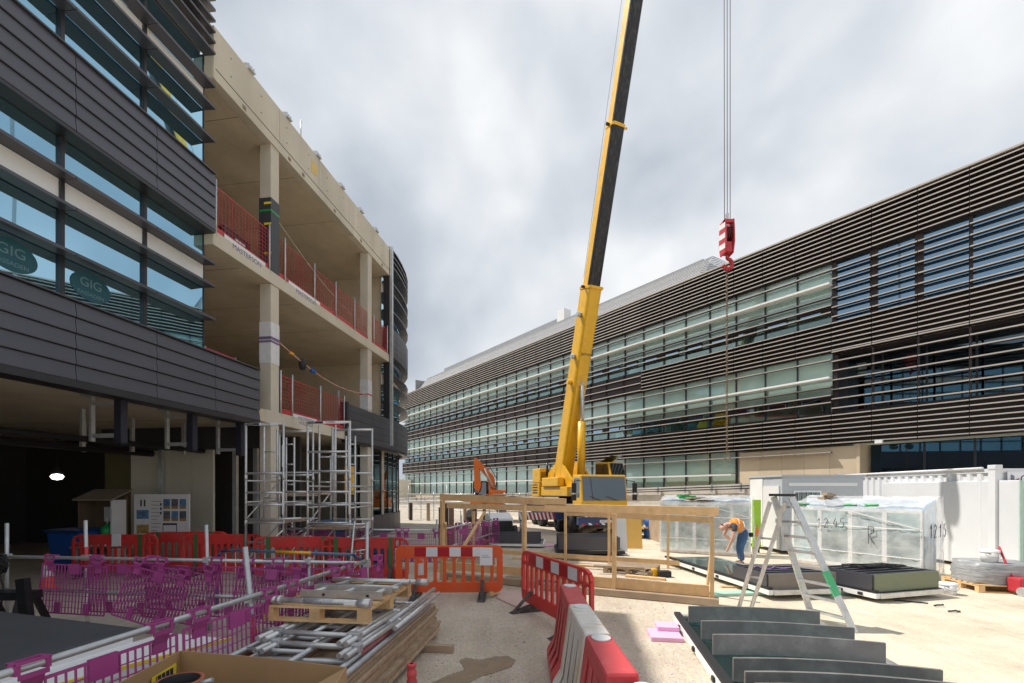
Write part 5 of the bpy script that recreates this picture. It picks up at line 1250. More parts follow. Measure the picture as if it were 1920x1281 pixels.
skinfig('shirt', [(-.2, -.06, 1.1, .09), (-.2, -.22, 1.07, .085), (-.24, -.26, .92, .07), (-.2, .22, 1.07, .085), (-.26, .24, .92, .07)], [(0, 1), (1, 2), (0, 3), (3, 4)], shirt, WK)
for dz_, xx_ in ((1.0, .12), (1.08, -.02)): MB().path([(xx_ + .1 * math.sin(a) * .4, .2 * math.sin(a), dz_ + .0 + .19 * math.cos(a)) for a in [R(-80 + 20 * i) for i in range(9)]], .014, 5).build('reflective_band', white_r, WK)
skinfig('hair', [(-.42, -.02, 1.09, .085), (-.47, -.02, 1.06, .07)], [(0, 1)], hair_m, WK)
skinfig('tool_pouch', [(.28, -.12, .9, .07), (.3, -.14, .76, .06)], [(0, 1)], black, WK)
for x, y in ((.06, -.11), (.14, .14)): skinfig('boot', [(x + .05, y, .05, .05), (x - .05, y, .05, .05), (x - .16, y, .035, .035)], [(0, 1), (1, 2)], mat('boot_tan', (.30, .18, .09), .7), WK)
for yy in (-.045, .015): MB().box((-.545, yy, 1.0), (.012, .02, .012)).build('eye', ink, WK)

# ------------------------------------------------------------------ alloy towers
def tower(label, x0, x1, y, depth, top, rungs, plat, inner):
    t = thing('scaffold_tower', label, 'scaffold tower', (x0, y, 0), -.09, 'alloy towers before the open ground floor'); w = x1 - x0
    b = lambda p, q, r=.026, n='rung', m=alu: MB().tube(p, q, r, 8).build(n, m, t)
    for x in (0, w):
        for yy in (0, depth):
            b((x, yy, .12), (x, yy, top), .027, 'upright'); MB().tube((x, yy, .0), (x, yy, .12), .06, 10).build('castor', black, t)
            for zj in (1.3, 2.35): MB().tube((x, yy, zj - .06), (x, yy, zj + .06), .034, 8).build('collar', alu, t)
    for z in rungs:
        b((0, 0, z), (w, 0, z)); b((0, depth, z), (w, depth, z))
    b((0, 0, top - .03), (w, 0, top - .03), .03, 'top_rail'); b((0, depth, top - .03), (w, depth, top - .03), .03, 'top_rail')
    for x in (0, w):
        for z in (plat + .5, plat + 1.0): b((x, 0, z), (x, depth, z), .02, 'guardrail')
        b((x, 0, .4), (x, depth, plat - .1), .02, 'brace')
    b((0, -.03, .3), (w, -.03, plat - .15), .02, 'brace')
    MB().b2((.06, .05, plat), (w - .06, depth - .05, plat + .05)).build('platform', ply, t)
    for x in inner:
        b((x, .25, plat + .1), (x, .25, top - .05), .024, 'stored_frame'); b((x + .3, .3, plat + .5), (x + .3, .3, top - .1), .024, 'stored_frame')
        for z in (plat + .6, plat + 1.1, plat + 1.7): b((x, .25, z), (x + .3, .3, z), .02, 'stored_rung')
    for x in (w * .55, w * .78):
        b((x, depth * .6, .3), (x, depth * .6, top - .25), .024, 'stored_frame')
    for z in (.7, 1.2, 1.7, 2.2, 2.7, 3.2): b((w * .55, depth * .6, z), (w * .78, depth * .6, z), .018, 'stored_rung')
    b((0, depth, .4), (w, depth, plat - .15), .02, 'brace'); b((0, 0, plat + .1), (0, depth, plat + 1.0), .02, 'brace'); b((.1, -.05, plat + .08), (w + .5, -.12, plat + .14), .024, 'loose_tube'); b((-.1, .2, plat + .1), (w + .3, .1, plat + .1), .024, 'loose_tube')
    s_ = MB().b2((.2, -.034, top - .06), (w - .1, -.03, top + .0)).build('label_strip', paper, t); letters('TOWERS', .055, ink, s_, (w * .55, -.0365, top - .03), (1, 0, 0), (0, 0, 1))
    MB().b2((.2, -.036, top - .055), (w * .38, -.0345, top - .005)).build('label_block', ink, s_)
    for z in (1.5, 2.6): MB().b2((w - .018, -.03, z), (w + .018, -.0275, z + .5)).build('label_strip', paper, t)
    return t


tower('shorter alloy tower nearer the noticeboard with frames stored inside', -6.2, -5.28, 10.6, 1.3, 3.62, [.45, .85, 1.3, 1.72, 2.0, 2.45], 1.28, [.28])
tower('wider alloy tower beside the curved glass shopfront', -4.76, -3.74, 10.6, 1.3, 3.66, [.4, .8, 1.3, 1.72, 2.02, 2.5, 2.95], 1.15, [.15, .55])
t = thing('stair_ladder', 'short alloy ladder frame leaning on the wider tower', 'ladder', (-3.55, 9.9, 0)); 
for x in (0, .32): MB().tube((x, 0, 0), (x, .35, 1.35), .024, 8).build('stile', alu, t)
for i in range(5): MB().tube((0, .06 + i * .065, .2 + i * .25), (.32, .06 + i * .065, .24 + i * .25), .018, 8).build('rung', alu, t)
for i, (xa, xb, z, lab) in enumerate(((-5.25, -4.78, 1.72, 'lower tube linking the two alloy towers'), (-5.25, -4.78, 2.02, 'upper tube linking the two alloy towers'))):
    solo(MB().tube((xa, 10.55, z), (xb, 10.58, z), .024), 'link_tube', alu, lab, 'tube', (xa, 10.55, z))

# ------------------------------------------------------------------ tube rails, purple mesh barriers
def railing(label, a, b, zs, posts, ext=0.0):
    a, b = Vector(a), Vector(b)
    t = thing('tube_railing', label, 'railing', (a.x, a.y, 0), 0)
    for z in zs: MB().tube((a.x, a.y, z[0]), (b.x, b.y, z[1]), .0245, 10).build('rail', galv, t, world=True)
    for (x, y, h, lean, painted) in posts:
        p0, p1 = Vector((x, y, 0)), Vector((x + lean, y, h))
        o = MB().tube(p0, p1, .0245, 10).build('post', galv, t, world=True)
        if painted:
            for f0, f1, m in painted: MB().tube(p0.lerp(p1, f0), p0.lerp(p1, f1), .026, 10).build('painted_band', m, o, world=True)
        MB().box((x + lean * .65, y, zs[0][0]), (.08, .09, .08)).build('coupler', galv, t, world=True)
    return t


RA, RB_ = Vector((-3.14, 1.3, 1.0)), Vector((-2.06, 6.55, 1.05))
fx = lambda y: RA.x + (RB_.x - RA.x) * (y - RA.y) / (RB_.y - RA.y)
rw = [(.0, .3, white_p), (.30, .55, red), (.55, .58, galv)]
railing('near galvanised tube railing with red and white post', RA, RB_, [(1.0, 1.05), (.28, .3)], [(fx(4.45) + .04, 4.45, 1.5, -.16, rw), (fx(6.5), 6.5, 1.6, 0, None)])
railing('far galvanised tube railing in front of the dark ground floor', (-8.6, 7.05, 0), (-2.1, 6.4, 0), [(1.04, 1.03), (.55, .5)], [(-7.75, 6.98, 1.55, 0, None), (-6.42, 6.88, 1.6, -.03, [(.05, .35, white_p), (.55, .75, red)]), (-4.42, 6.65, 1.55, -.05, None), (-2.9, 6.5, 1.1, 0, None)])


def purple_mesh():
    w, top, bot = 1.08, -.1, -.82; b = MB()
    for i in range(21):
        x = w * i / 20; b.box((x, 0, (top + bot) / 2), (.018 if i in (0, 20) else .009, .012, top - bot))
    for j in range(9):
        z = top + (bot - top) * j / 8; b.box((w / 2, 0, z), (w, .01, .022 if j in (0, 8) else .007))
    g_ = b.mesh('mesh_grid', purple)
    p = MB().b2((w / 2 - .09, -.012, top - .13), (w / 2 + .09, .012, top + .02)).mesh('centre_plate', purple)
    c = MB()
    for x in (-.075, .075): c.b2((x - .012, -.036, -.03), (x + .012, .036, .042))
    for y in (-.034, .034): c.b2((-.087, y - .008, .028), (.087, y + .008, .044))
    c.b2((-.075, -.04, -.06), (.075, -.03, -.03)); c.prism([(0, -.04, -.05), (0, -.028, -.05), (0, .012, -.13), (0, -.004, -.14)], (-.055, 0, 0), (.055, 0, 0)); c.b2((-.055, -.008, -.2), (.055, .012, -.12))
    c = c.mesh('hook_clip', purple)
    ft = MB().b2((-.045, -.012, bot), (.045, .012, bot + .16)).mesh('foot_plate', purple)
    return g_, p, c, ft, w


pg, ppl, pc, pft, PW = purple_mesh()


def purple_panel(label, M):
    t = bpy.data.objects.new('mesh_barrier', None); COL.objects.link(t); t.matrix_basis = M; W[t] = M.copy(); t.empty_display_size = .1
    tag(t, label, 'mesh barrier', 'purple mesh barriers hooked on the tube rails')
    put('mesh_grid', pg, t); put('centre_plate', ppl, t)
    for x in (.14, PW - .14): put('hook_clip', pc, t, loc=(x, 0, 0))
    for x in (.3, PW - .3): put('foot_plate', pft, t, loc=(x, 0, 0))
    return t


def on_rail(a, b, s, z, tilt=0.0, flip=False, turn=0.0, yaw=0.0):
    d = (Vector(b) - Vector(a)); d.z = 0; d.normalize(); p = Vector(a) + d * s; p.z = z
    return Matrix.Translation(p) @ Matrix.Rotation(math.atan2(d.y, d.x) + yaw, 4, 'Z') @ Matrix.Rotation(turn, 4, 'Y') @ Matrix.Rotation(tilt, 4, 'X')


nlab = ['purple mesh barrier hooked on the near rail in front of the white board stack', 'purple mesh barrier on the near rail beside the red and white post', 'purple mesh barrier on the near rail alongside the pallet', 'purple mesh barrier nearest the camera on the near rail', 'purple mesh barrier at the far end of the near rail']
for s, lab in ((1.28, nlab[0]), (2.42, nlab[1]), (3.56, nlab[2]), (.12, nlab[3]), (4.68, nlab[4])):
    zz = 1.0 + .05 * s / 5.3; purple_panel(lab, on_rail(RA, RB_, s, zz, -.03 + .02 * random.random()))
FA, FB = (-8.6, 7.05), (-2.1, 6.4)
FA3, FB3 = Vector((*FA, 0)), Vector((*FB, 0))
flab = [(1.5, .0, .03, 'purple mesh barrier at the free end of the far rail'), (2.25, .12, .03, 'purple mesh barrier crossing behind the leaning white post'), (3.0, -.2, .18, 'purple mesh barrier hanging skewed in the tangled bunch'), (3.15, .3, .07, 'purple mesh barrier swung forward in the tangled bunch'), (3.35, -.1, .12, 'purple mesh barrier turned over in the tangled bunch'),
        (4.2, .05, .02, 'purple mesh barrier on the far rail behind the red and white post'), (5.15, .08, .01, 'purple mesh barrier on the far rail in front of the alloy tower'), (4.7, -.15, .05, 'purple mesh barrier overlapping its neighbour before the alloy tower')]
for s, tilt, turn, lab in flab:
    purple_panel(lab, on_rail(FA3, FB3, s, 1.04, -.05 + tilt, turn=turn, yaw=tilt * .6))
# a further purple fence beyond
t2 = [(-2.9, 11.9, -.1), (-1.9, 12.9, .5), (-1.75, 13.9, 1.0), (-1.6, 14.9, .9), (-3.9, 11.9, 0), (-1.3, 15.7, .7), (-4.9, 12.0, 0), (-6.0, 12.2, 0)]
f2 = ['between the orange barrier and the plinth', 'turning the corner beyond the orange barrier', 'running back beside the timber frame', 'running back near the low blade stack', 'behind the wider alloy tower', 'ending beside the low blade stack', 'between the two alloy towers further back', 'behind the tower nearer the noticeboard']
for (x, y, yaw), w_ in zip(t2, f2):
    purple_panel('purple mesh barrier ' + w_, Matrix.Translation((x, y, 1.02)) @ Matrix.Rotation(yaw, 4, 'Z') @ Matrix.Rotation(random.uniform(-.05, .05), 4, 'X'))
railing('far tube railing carrying purple barriers beyond the orange barrier', (-6.2, 12.2, 0), (-1.9, 11.8, 0), [(1.02, 1.02), (.5, .5)], [(-5.9, 12.2, 1.3, 0, None), (-3.95, 12.0, 1.3, 0, None), (-1.95, 11.8, 1.3, 0, None)])
railing('tube railing running back past the low blade stack', (-1.9, 11.9, 0), (-.75, 16.3, 0), [(1.02, 1.02), (.5, .5)], [(-1.55, 13.9, 1.3, 0, None), (-.8, 16.2, 1.3, 0, None)])
# blue and yellow hoop barrier
t = thing('hoop_barrier', 'blue and yellow painted tube barrier behind the far rail', 'barrier', (-4.9, 7.55, 0)); hb = [(0, 0, .0), (0, 0, .92), (.08, 0, 1.04), (.3, 0, 1.06), (2.3, -.1, 1.0), (2.45, -.1, .9), (2.45, -.1, 0)]
for i, (p, q_) in enumerate(zip(hb, hb[1:])): MB().tube(p, q_, .022, 8).build('tube', MATS['navy_paint'] if i in (1, 2, 4, 5) else (mat('steel_blue', (.08, .16, .28), .4)), t)
MB().tube((1.0, -.035, 1.04), (1.6, -.065, 1.02), .024, 8).build('yellow_sleeve', yellow, t); MB().tube((0, 0, .3), (2.45, -.1, .3), .018, 8).build('tube', galv, t)
for i in range(14): MB().tube((.15 + i * .165, -.006 * i, .3), (.15 + i * .165, -.006 * i, 1.03), .007, 6).build('bar', galv, t)

# ------------------------------------------------------------------ board stack, alloy frames and pallet in the near foreground
SRz = -.12
S0 = Vector((-1.06, 6.5, 0))
BS = thing('board_stack', 'long stack of weathered plywood boards on the ground', 'board stack', (-1.45, 3.3, 0), SRz)
zz = .08
for i, y in enumerate((.5, 2.6)):
    MB().b2((-1.1, y, 0), (.12, y + .1, .08)).build('bearer', wood_g, BS)
for i in range(9):
    th = .038; o_ = random.uniform(-.02, .02)
    bo = MB().b2((-1.13 + o_, -.1 + random.uniform(0, .05), zz), (o_ + (.04 if i < 3 else 0), 3.2 + random.uniform(-.06, .06), zz + th)); bo.build('board', ply, BS, bevel=.004); zz += th + .004


def alloy_frame(label, loc, rz, W_, L_, n, m, tilt=0.0, r=.025):
    t = thing('alloy_frame', label, 'alloy frame', loc, rz, 'alloy frames piled on the boards')
    for x in (0, W_): MB().tube((x, 0, 0), (x, L_, 0), r, 10).build('stile', m, t)
    for i in range(n): y = L_ * (.08 + .84 * i / (n - 1)); MB().tube((0, y, 0), (W_, y, 0), r * .85, 10).build('rung', m, t)
    return t


Wi = lambda x, y, z: W[BS] @ Vector((x, y, z))
alloy_frame('grey galvanised frame lowest on the boards along their edge', Wi(-.93, -.05, zz + .03), SRz, .82, 3.1, 9, galv)
alloy_frame('galvanised frame with red paint marks along the board edge', Wi(-.98, .1, zz + .085), SRz + .01, .92, 2.9, 8, galv)
alloy_frame('galvanised frame overhanging the fence side of the boards', Wi(-1.12, .2, zz + .13), SRz - .02, .6, 2.6, 7, galv)
rust = mat('rusty_tube', (.26, .13, .09), .7, .2, .2, 6)
for i, (x, y0_, y1_, dz, m, lab) in enumerate(((-1.15, .0, 2.0, .05, rust, 'rusty brown tube along the fence side of the pile'), (-.55, .2, 2.2, .06, rust, 'rusty tube under the middle of the alloy frames'), (-.02, .2, 2.9, .04, galv, 'galvanised tube along the outer board edge'))):
    a, b = Wi(x, y0_, zz + dz), Wi(x, y1_, zz + dz); solo(MB().tube(a, b, .028, 10), 'scaffold_tube', m, lab, 'tube', a)
t = MB().tube(Wi(-.06, .9, zz + .087), Wi(-.055, 1.6, zz + .087), .0262, 10); solo(t, 'painted_sleeve', mat('worn_red_paint', (.42, .14, .15), .6, 0, .3, 10), 'worn red painted sleeve on the galvanised frame', 'sleeve', Wi(-.06, .9, zz + .087))
for i in range(2):
    t = thing('ladder_section', ['short alloy ladder section above another under the pallet', 'short alloy ladder section lying lowest under the pallet'][i], 'alloy frame', Wi(-1.02 + .06 * i, .98 - .12 * i, zz + .235 - .065 * i), SRz - .05)
    for y in (0, .9): MB().tube((-.05, y, 0), (.95, y, 0), .026, 12).build('stile', alu, t)
    for x in (.12, .45, .8): MB().tube((x, .02, 0), (x, .88, 0), .02, 10).build('rung', alu, t)
    for x in (.05, .86): MB().tube((x, -.22, .0), (x, 1.2, .0), .026, 12).build('spigot', alu, t); MB().tube((x + .055, -.2, -.01), (x + .055, 1.2, -.01), .026, 12).build('spigot', alu, t)
    for x in (.05, .86): MB().box((x + .03, 0, .0), (.13, .07, .075)).build('clamp', galv, t, bevel=.008)
PZ = zz + .28
plc = Wi(-.66, 1.78, PZ)
pallet('pallet', 'timber pallet on top of the pile of alloy frames', plc, SRz, 1.12, 1.25)
pz2 = PZ + .16
t = thing('white_ladder_frame', 'white alloy lattice frame resting on the top pallet', 'alloy frame', Wi(-1.02, 1.5, pz2 + .03), SRz - .02, None)
for y in (0, .26): MB().b2((-.0, y, -.03), (.92, y + .03, .05)).build('beam', alu, t); 
for y in (.28, .62): MB().tube((-.02, y + .08, .03), (.98, y + .04, .03), .026, 10).build('tube', alu, t)
for x in (.08, .42, .78): MB().tube((x, .0, .01), (x + .12, .72, .01), .024, 10).build('cross_tube', alu, t)
for x in (.25, .75): MB().b2((x, -.003, -.005), (x + .03, -.001, .02)).build('slot', black, t)
t = thing('adjustable_leg', 'grey alloy leg tube with coupling ends across the front of the top pallet', 'tube', Wi(-1.22, 1.2, pz2 + .045), SRz - .04)
MB().tube((.12, 0, 0), (1.05, 0, 0), .03, 14).build('tube', alu, t); MB().tube((-.02, 0, 0), (.16, 0, 0), .037, 14).build('coupling', alu, t); MB().tube((.14, 0, 0), (.19, 0, 0), .045, 14).build('collar', alu, t); MB().tube((1.02, 0, 0), (1.15, 0, 0), .046, 14).build('coupling', alu, t)
MB().tube((.44, 0, 0), (.76, 0, 0), .0315, 14).build('threaded_sleeve', mat('speckled_thread', (.42, .43, .45), .5, .4, .5, 60), t); MB().b2((.88, -.033, -.018), (1.0, -.03, .018)).build('label_strip', paper, t)
t = thing('adjustable_leg', 'white alloy leg tube along the back of the top pallet', 'tube', Wi(-.98, 2.28, pz2 + .04), SRz - .02)
MB().tube((.1, 0, 0), (1.05, 0, 0), .028, 14).build('tube', alu, t); MB().tube((-.02, 0, 0), (.14, 0, 0), .036, 14).build('coupling', alu, t); MB().tube((1.0, 0, 0), (1.14, 0, 0), .04, 14).build('coupling', alu, t)
for i, (dx, lab) in enumerate(((.04, 'outer alloy tube lying beside the top pallet'), (-.03, 'inner alloy tube lying beside the top pallet'))):
    a, b = Wi(dx, 1.5, zz + .14 + .06 * i), Wi(dx, 3.15, zz + .14 + .06 * i); solo(MB().tube(a, b, .027, 12), 'scaffold_tube', alu, lab, 'tube', a)

# ------------------------------------------------------------------ cardboard box with clay coupling
bx_ = [Vector(v) for v in ((-2.42, 3.32, 0), (-1.12, 3.06, 0), (-1.02, 2.3, 0), (-2.36, 2.36, 0))]
t = thing('cardboard_box', 'open cardboard box with yellow labels near the camera', 'box', (-1.75, 2.8, 0)); th = .008; BH = .88
for i in range(4):
    a, b = bx_[i], bx_[(i + 1) % 4]; n = Vector(((b - a).y, -(b - a).x, 0)).normalized() * -.008
    m1 = a.lerp(b, .55) ; top = lambda p, f=0: p + Vector((0, 0, BH - f))
    if i == 0: MB().prism([a, m1, top(m1, .0), top(a, .0)], (0, 0, 0), n).build('wall', card, t, world=True); MB().prism([m1, b, top(b, .02), top(m1, .0)], (.0, 0, 0), n).build('wall', card, t, world=True)
    else: MB().prism([a, b, top(b, .02 if i == 0 else .0), top(a, .02 if i == 1 else 0)], (0, 0, 0), n).build('wall', card, t, world=True)
a, b = bx_[1], bx_[2]
MB().prism([a + Vector((0, 0, BH - .02)), b + Vector((0, 0, BH)), b + Vector((-.34, -.05, BH - .12)), a + Vector((-.20, -.18, BH - .1))], (0, 0, 0), (.0, 0, -.006)).build('flap', card, t, world=True)
MB().plate([(v.x, v.y) for v in bx_], .003, .012).build('base', card, t, world=True)
a, b = bx_[3], bx_[0]; wx = lambda f, z: a.lerp(b, f) + Vector((.014, .0, z))
for k, (f0, f1, z0, z1) in enumerate(((.35, .62, .66, .8), (.68, .93, .68, .82))):
    l_ = MB().prism([wx(f0, z0), wx(f1, z0 + .01), wx(f1, z1), wx(f0, z1 - .01)], (0, 0, 0), (.002, 0, 0)).build('label_sticker', yel_lbl, t, world=True)
    for j in range(12):
        ff = f0 + .04 + (f1 - f0 - .08) * j / 12; MB().prism([wx(ff, z0 + .05), wx(ff + .006 + .006 * (j % 3), z0 + .05), wx(ff + .006 + .006 * (j % 3), z1 - .02), wx(ff, z1 - .02)], (.002, 0, 0), (.004, 0, 0)).build('barcode_bar', ink, l_, world=True)
    MB().prism([wx(f0 + .03, z0 + .015), wx(f1 - .05, z0 + .02), wx(f1 - .05, z0 + .035), wx(f0 + .03, z0 + .03)], (.002, 0, 0), (.004, 0, 0)).build('print_line', ink, l_, world=True)
g = P(336, 1285, 2.72); t = thing('clay_coupling', 'terracotta pipe coupling with bolt standing in the cardboard box', 'pipe coupling', (g.x, g.y, .012)); hh = g.z + .02
MB().lathe([(.105, 0), (.112, 0), (.112, hh - .05), (.125, hh - .045), (.128, hh), (.105, hh), (.1, hh - .06), (.1, .02)], 28).build('body', terra, t); MB().tube((.12, .0, hh - .02), (.2, .0, hh - .0), .014, 10).build('bolt', galv, t); MB().lathe([(.097, hh - .055), (.103, hh - .004), (.106, hh + .002)], 28).build('seal', black, t)
# small red cone
t = thing('traffic_cone', 'small faded red cone with knob top on the clay', 'cone', G(772, 1330)); MB().lathe([(.13, 0), (.13, .03), (.085, .035), (.06, .22), (.038, .30), (.045, .31), (.045, .36), (.034, .37), (.034, .40), (.044, .405), (.044, .425), (.03, .43), (.02, .43)], 20).build('body', pinkred, t)
dp = [Vector(G(x, y)[:2]) for x, y in ((800, 1286), (838, 1268), (872, 1256), (862, 1240), (872, 1234), (900, 1238), (928, 1232), (952, 1231), (966, 1238), (960, 1250), (932, 1261), (905, 1268), (880, 1280), (850, 1300), (800, 1310))]
rp_ = random.Random(5); ring_ = []
for a, b in zip(dp, dp[1:] + dp[:1]):
    n = max(3, int((b - a).length / .012)); nrm = Vector((-(b - a).y, (b - a).x)).normalized()
    for k in range(n): ring_.append(a.lerp(b, k / n) + nrm * rp_.gauss(0, .006))
solo(MB().plate([tuple(v) for v in ring_], .003, .006), 'damp_patch', mat('damp_clay', (.30, .215, .135), .6, 0, .2, 6, .4, 60, col2=(.23, .16, .095), c2scale=5), 'dark damp patch on the clay between board stack and barrier', 'damp patch', G(880, 1260))
rs = random.Random(8)
for k in range(16):
    px, py = rs.uniform(830, 1230), rs.uniform(1120, 1275); gg = G(px, py); r_ = rs.uniform(.012, .03)
    if 1010 < px < 1180 and py > 1090: continue
    b = MB(); n = 7; vs = [(gg.x + r_ * rs.uniform(.7, 1.2) * math.cos(6.283 * i / n) * q_, gg.y + r_ * rs.uniform(.7, 1.2) * math.sin(6.283 * i / n) * q_, z_) for q_, z_ in ((1, 0), (.9, r_ * .5), (.4, r_ * .85)) for i in range(n)]
    b.add(vs, [(l * n + i, l * n + (i + 1) % n, (l + 1) * n + (i + 1) % n, (l + 1) * n + i) for l in range(2) for i in range(n)] + [tuple(2 * n + i for i in range(n))])
    tag(solo(b, 'stone', mat('stone', (.47, .40, .32), .9, 0, .2, 9), 'small loose stone on the open clay', 'stone', (gg.x, gg.y, 0)), group='loose stones on the clay')

# ------------------------------------------------------------------ membrane covered boards inside the rails
solo(MB().plate([(-9, 4.0), (-4.45, 3.3), (-4.06, 4.95), (-6.4, 5.66), (-9, 6.1)], .5, .56), 'membrane_sheet', tarp, 'dark grey speckled membrane laid over boards inside the rails', 'membrane', (-5.5, 4.6, .5), bevel=.02)
solo(MB().plate([(-8.9, 3.9), (-4.4, 3.2), (-4.0, 4.8), (-6.4, 5.5), (-8.9, 6.0)], .2, .499), 'insulation_stack', white_p, 'white insulation stack under the dark membrane', 'insulation', (-5.5, 4.6, 0))
t = thing('white_board_stack', 'stack of white boards with yellow edges beside the dark membrane', 'board stack', (-3.6, 4.4, 0))
for i in range(5): MB().plate([(-3.9 + .01 * (i % 2), 5.12), (-3.0, 4.9), (-3.85 - .01 * (i % 2), 3.5), (-4.3, 2.9), (-4.45, 3.4)], .08 + i * .075, .08 + i * .075 + .07).build('board', paper if i != 2 else mat('grainy_white', (.62, .60, .55), .8, 0, .3, 12), t, world=True)
MB().bar((-3.0, 4.91, .46), (-3.85, 3.49, .46), .012, .03).build('yellow_edge', yel_lbl, t, world=True); MB().bar((-3.0, 4.91, .12), (-3.85, 3.49, .12), .014, .08).build('dark_edge', black, t, world=True)
# cable coil and black trestle at the left edge
t = thing('cable_coil', 'tangled black cable coil hung on a rail post', 'cable', (-7.75, 6.9, 1.0)); pts = []
for i in range(90): a = i * .7; pts.append((.17 * math.cos(a) + random.uniform(-.05, .05), -.06 + random.uniform(-.06, .03), .12 * math.sin(a) - .05 + random.uniform(-.06, .06)))
MB().path(pts, .011, 5).build('loops', black, t); MB().path([(0, -.05, -.1), (.1, -.06, -.4), (.05, -.05, -.8), (.2, -.1, -.95)], .01, 5).build('tail', black, t)
t = thing('steel_trestle', 'black steel trestle standing behind the dark membrane', 'trestle', (-6.95, 6.3, 0)); MB().b2((-.5, -.1, .55), (.35, .1, .66)).build('beam', black_m, t)
for x in (-.35, .25):
    MB().bar((x, -.1, .55), (x + .05, -.3, 0), .08, .06).build('leg', black_m, t); MB().bar((x, .1, .55), (x + .05, .3, 0), .08, .06).build('leg', black_m, t)
MB().bar((.28, -.1, .85), (.42, -.15, .1), .12, .09).build('leg', black_m, t)

# ------------------------------------------------------------------ things inside the open ground floor
NB = thing('noticeboard', 'white noticeboard with safety posters inside the open ground floor', 'noticeboard', (-9.55, 12.4, 0), .0)
MB().b2((-.75, 0, .78), (.75, .04, 1.95)).build('board', white_p, NB)
for x in (-.7, .66): MB().b2((x, .04, 0), (x + .05, .09, .9)).build('leg', galv, NB)
pm_ = [mat('poster_ochre', (.42, .28, .08), .6, 0, .6, 14), mat('poster_dark', (.12, .13, .15), .6, 0, .8, 18), mat('poster_blue', (.12, .25, .42), .6, 0, .7, 12)]
for i in range(3):
    for j in range(2):
        q_ = MB().b2((.05 + i * .22, -.004, 1.55 - j * .33), (.23 + i * .22, -.001, 1.82 - j * .33)).build('poster', pm_[1] if (i + j) % 2 else pm_[2], NB); MB().b2((.05 + i * .22, -.006, 1.55 - j * .33), (.23 + i * .22, -.0045, 1.62 - j * .33)).build('caption', pm_[0], q_)
MB().b2((-.68, -.004, 1.28), (-.35, -.001, 1.52)).build('poster', pm_[2], NB); MB().b2((-.68, -.004, .88), (-.35, -.001, 1.12)).build('poster', pm_[0], NB)
MB().b2((.03, -.004, .86), (.42, -.001, 1.16)).build('poster', ink, NB); MB().b2((.05, -.006, .93), (.40, -.0045, 1.11)).build('poster_table', paper, NB)
for i in range(9): MB().b2((-.28, -.004, .95 + i * .1), (-.12 + .05 * (i % 3), -.001, .96 + i * .1)).build('print_line', ink, NB)
for i in range(3): MB().b2((-.04, -.004, 1.4 + i * .12), (.0, -.001, 1.47 + i * .12)).build('pictogram', ink, NB)
for x in (-.58, -.48): MB().b2((x, -.004, 1.62), (x + .04, -.001, 1.8)).build('pictogram', ink, NB)
t = thing('timber_kiosk', 'small timber shelter with sloping top beside the noticeboard', 'kiosk', (-11.0, 12.5, 0)); kd = mat('kiosk_wood', (.16, .11, .07), .8)
MB().b2((-.5, 0, .7), (.4, .06, 1.9)).build('back', kd, t); MB().b2((-.5, -.45, .7), (-.46, 0, 1.8)).build('side', kd, t); MB().b2((.36, -.45, .0), (.4, 0, 1.8)).build('side', white_p, t); MB().prism([(-.56, -.55, 1.78), (-.56, .1, 2.05), (-.56, .1, 2.09), (-.56, -.55, 1.82)], (0, 0, 0), (1.05, 0, 0)).build('roof', mat('kiosk_roof', (.25, .2, .15), .8), t); MB().b2((-.5, -.4, .66), (.4, 0, .7)).build('shelf', kd, t); MB().b2((-.2, -.01, 1.2), (.1, -.005, 1.6)).build('paper_sheet', paper, t)
t = thing('sanitiser_bottle', 'bright green bottle standing in the timber shelter', 'bottle', (-10.85, 12.2, .7)); MB().lathe([(.01, 0), (.15, 0), (.15, .32), (.12, .38), (.04, .42), (.04, .48), (.01, .48)], 16).build('body', green_pl, t); MB().tube((0, 0, .48), (0, 0, .62), .02).build('pump', paper, t)
t = thing('wheelie_bin', 'blue wheeled bin standing in the dark ground floor', 'bin', (-11.4, 11.9, 0)); MB().prism([(-.34, -.3, .06), (.34, -.3, .06), (.42, -.36, .98), (-.42, -.36, .98)], (0, 0, 0), (0, .66, 0)).build('body', blue_pl, t, bevel=.03); MB().b2((-.45, -.42, .98), (.45, .34, 1.06)).build('lid', mat('navy_lid', (.01, .05, .16), .4), t, bevel=.03)
for x in (-.3, .3): MB().tube((x - .03, .3, .1), (x + .03, .3, .1), .1, 12).build('wheel', black, t)
t = thing('site_lamp', 'lit round work lamp hanging in the dark ground floor', 'lamp', (-13.0, 13.0, 2.45)); b = MB().lathe([(.01, -.1), (.11, -.07), (.15, 0), (.11, .06), (.01, .08)], 20).build('bulb', lampwhite, t); MB().lathe([(.12, .09), (.14, .14), (.05, .3), (.01, .3)], 14).build('lamp_cap', black, t); MB().tube((0, 0, .3), (0, 0, 1.2), .01, 5).build('flex', black, t)
t = thing('inner_scaffold', 'galvanised scaffold bay with boards inside the ground floor', 'scaffold', (-7.6, 13.9, 0))
for x in (0, 1.7):
    for y in (0, .9): MB().tube((x, y, 0), (x, y, 3.2), .03, 8).build('upright', galv, t)
for z in (1.2, 1.9, 2.6): MB().tube((0, 0, z), (1.7, 0, z), .026, 8).build('ledger', galv, t)
MB().tube((0, 0, .1), (1.7, 0, 1.15), .026, 8).build('brace', galv, t); MB().tube((1.7, 0, .1), (0, 0, 1.15), .026, 8).build('brace', galv, t); MB().b2((-.1, -.05, 1.93), (1.8, .9, 2.0)).build('board_platform', wood, t)
for i in range(10): MB().tube((.0, -.04, .2 + i * .28), (.3, -.04, .2 + i * .28), .014, 6).build('ladder_rung', galv, t)
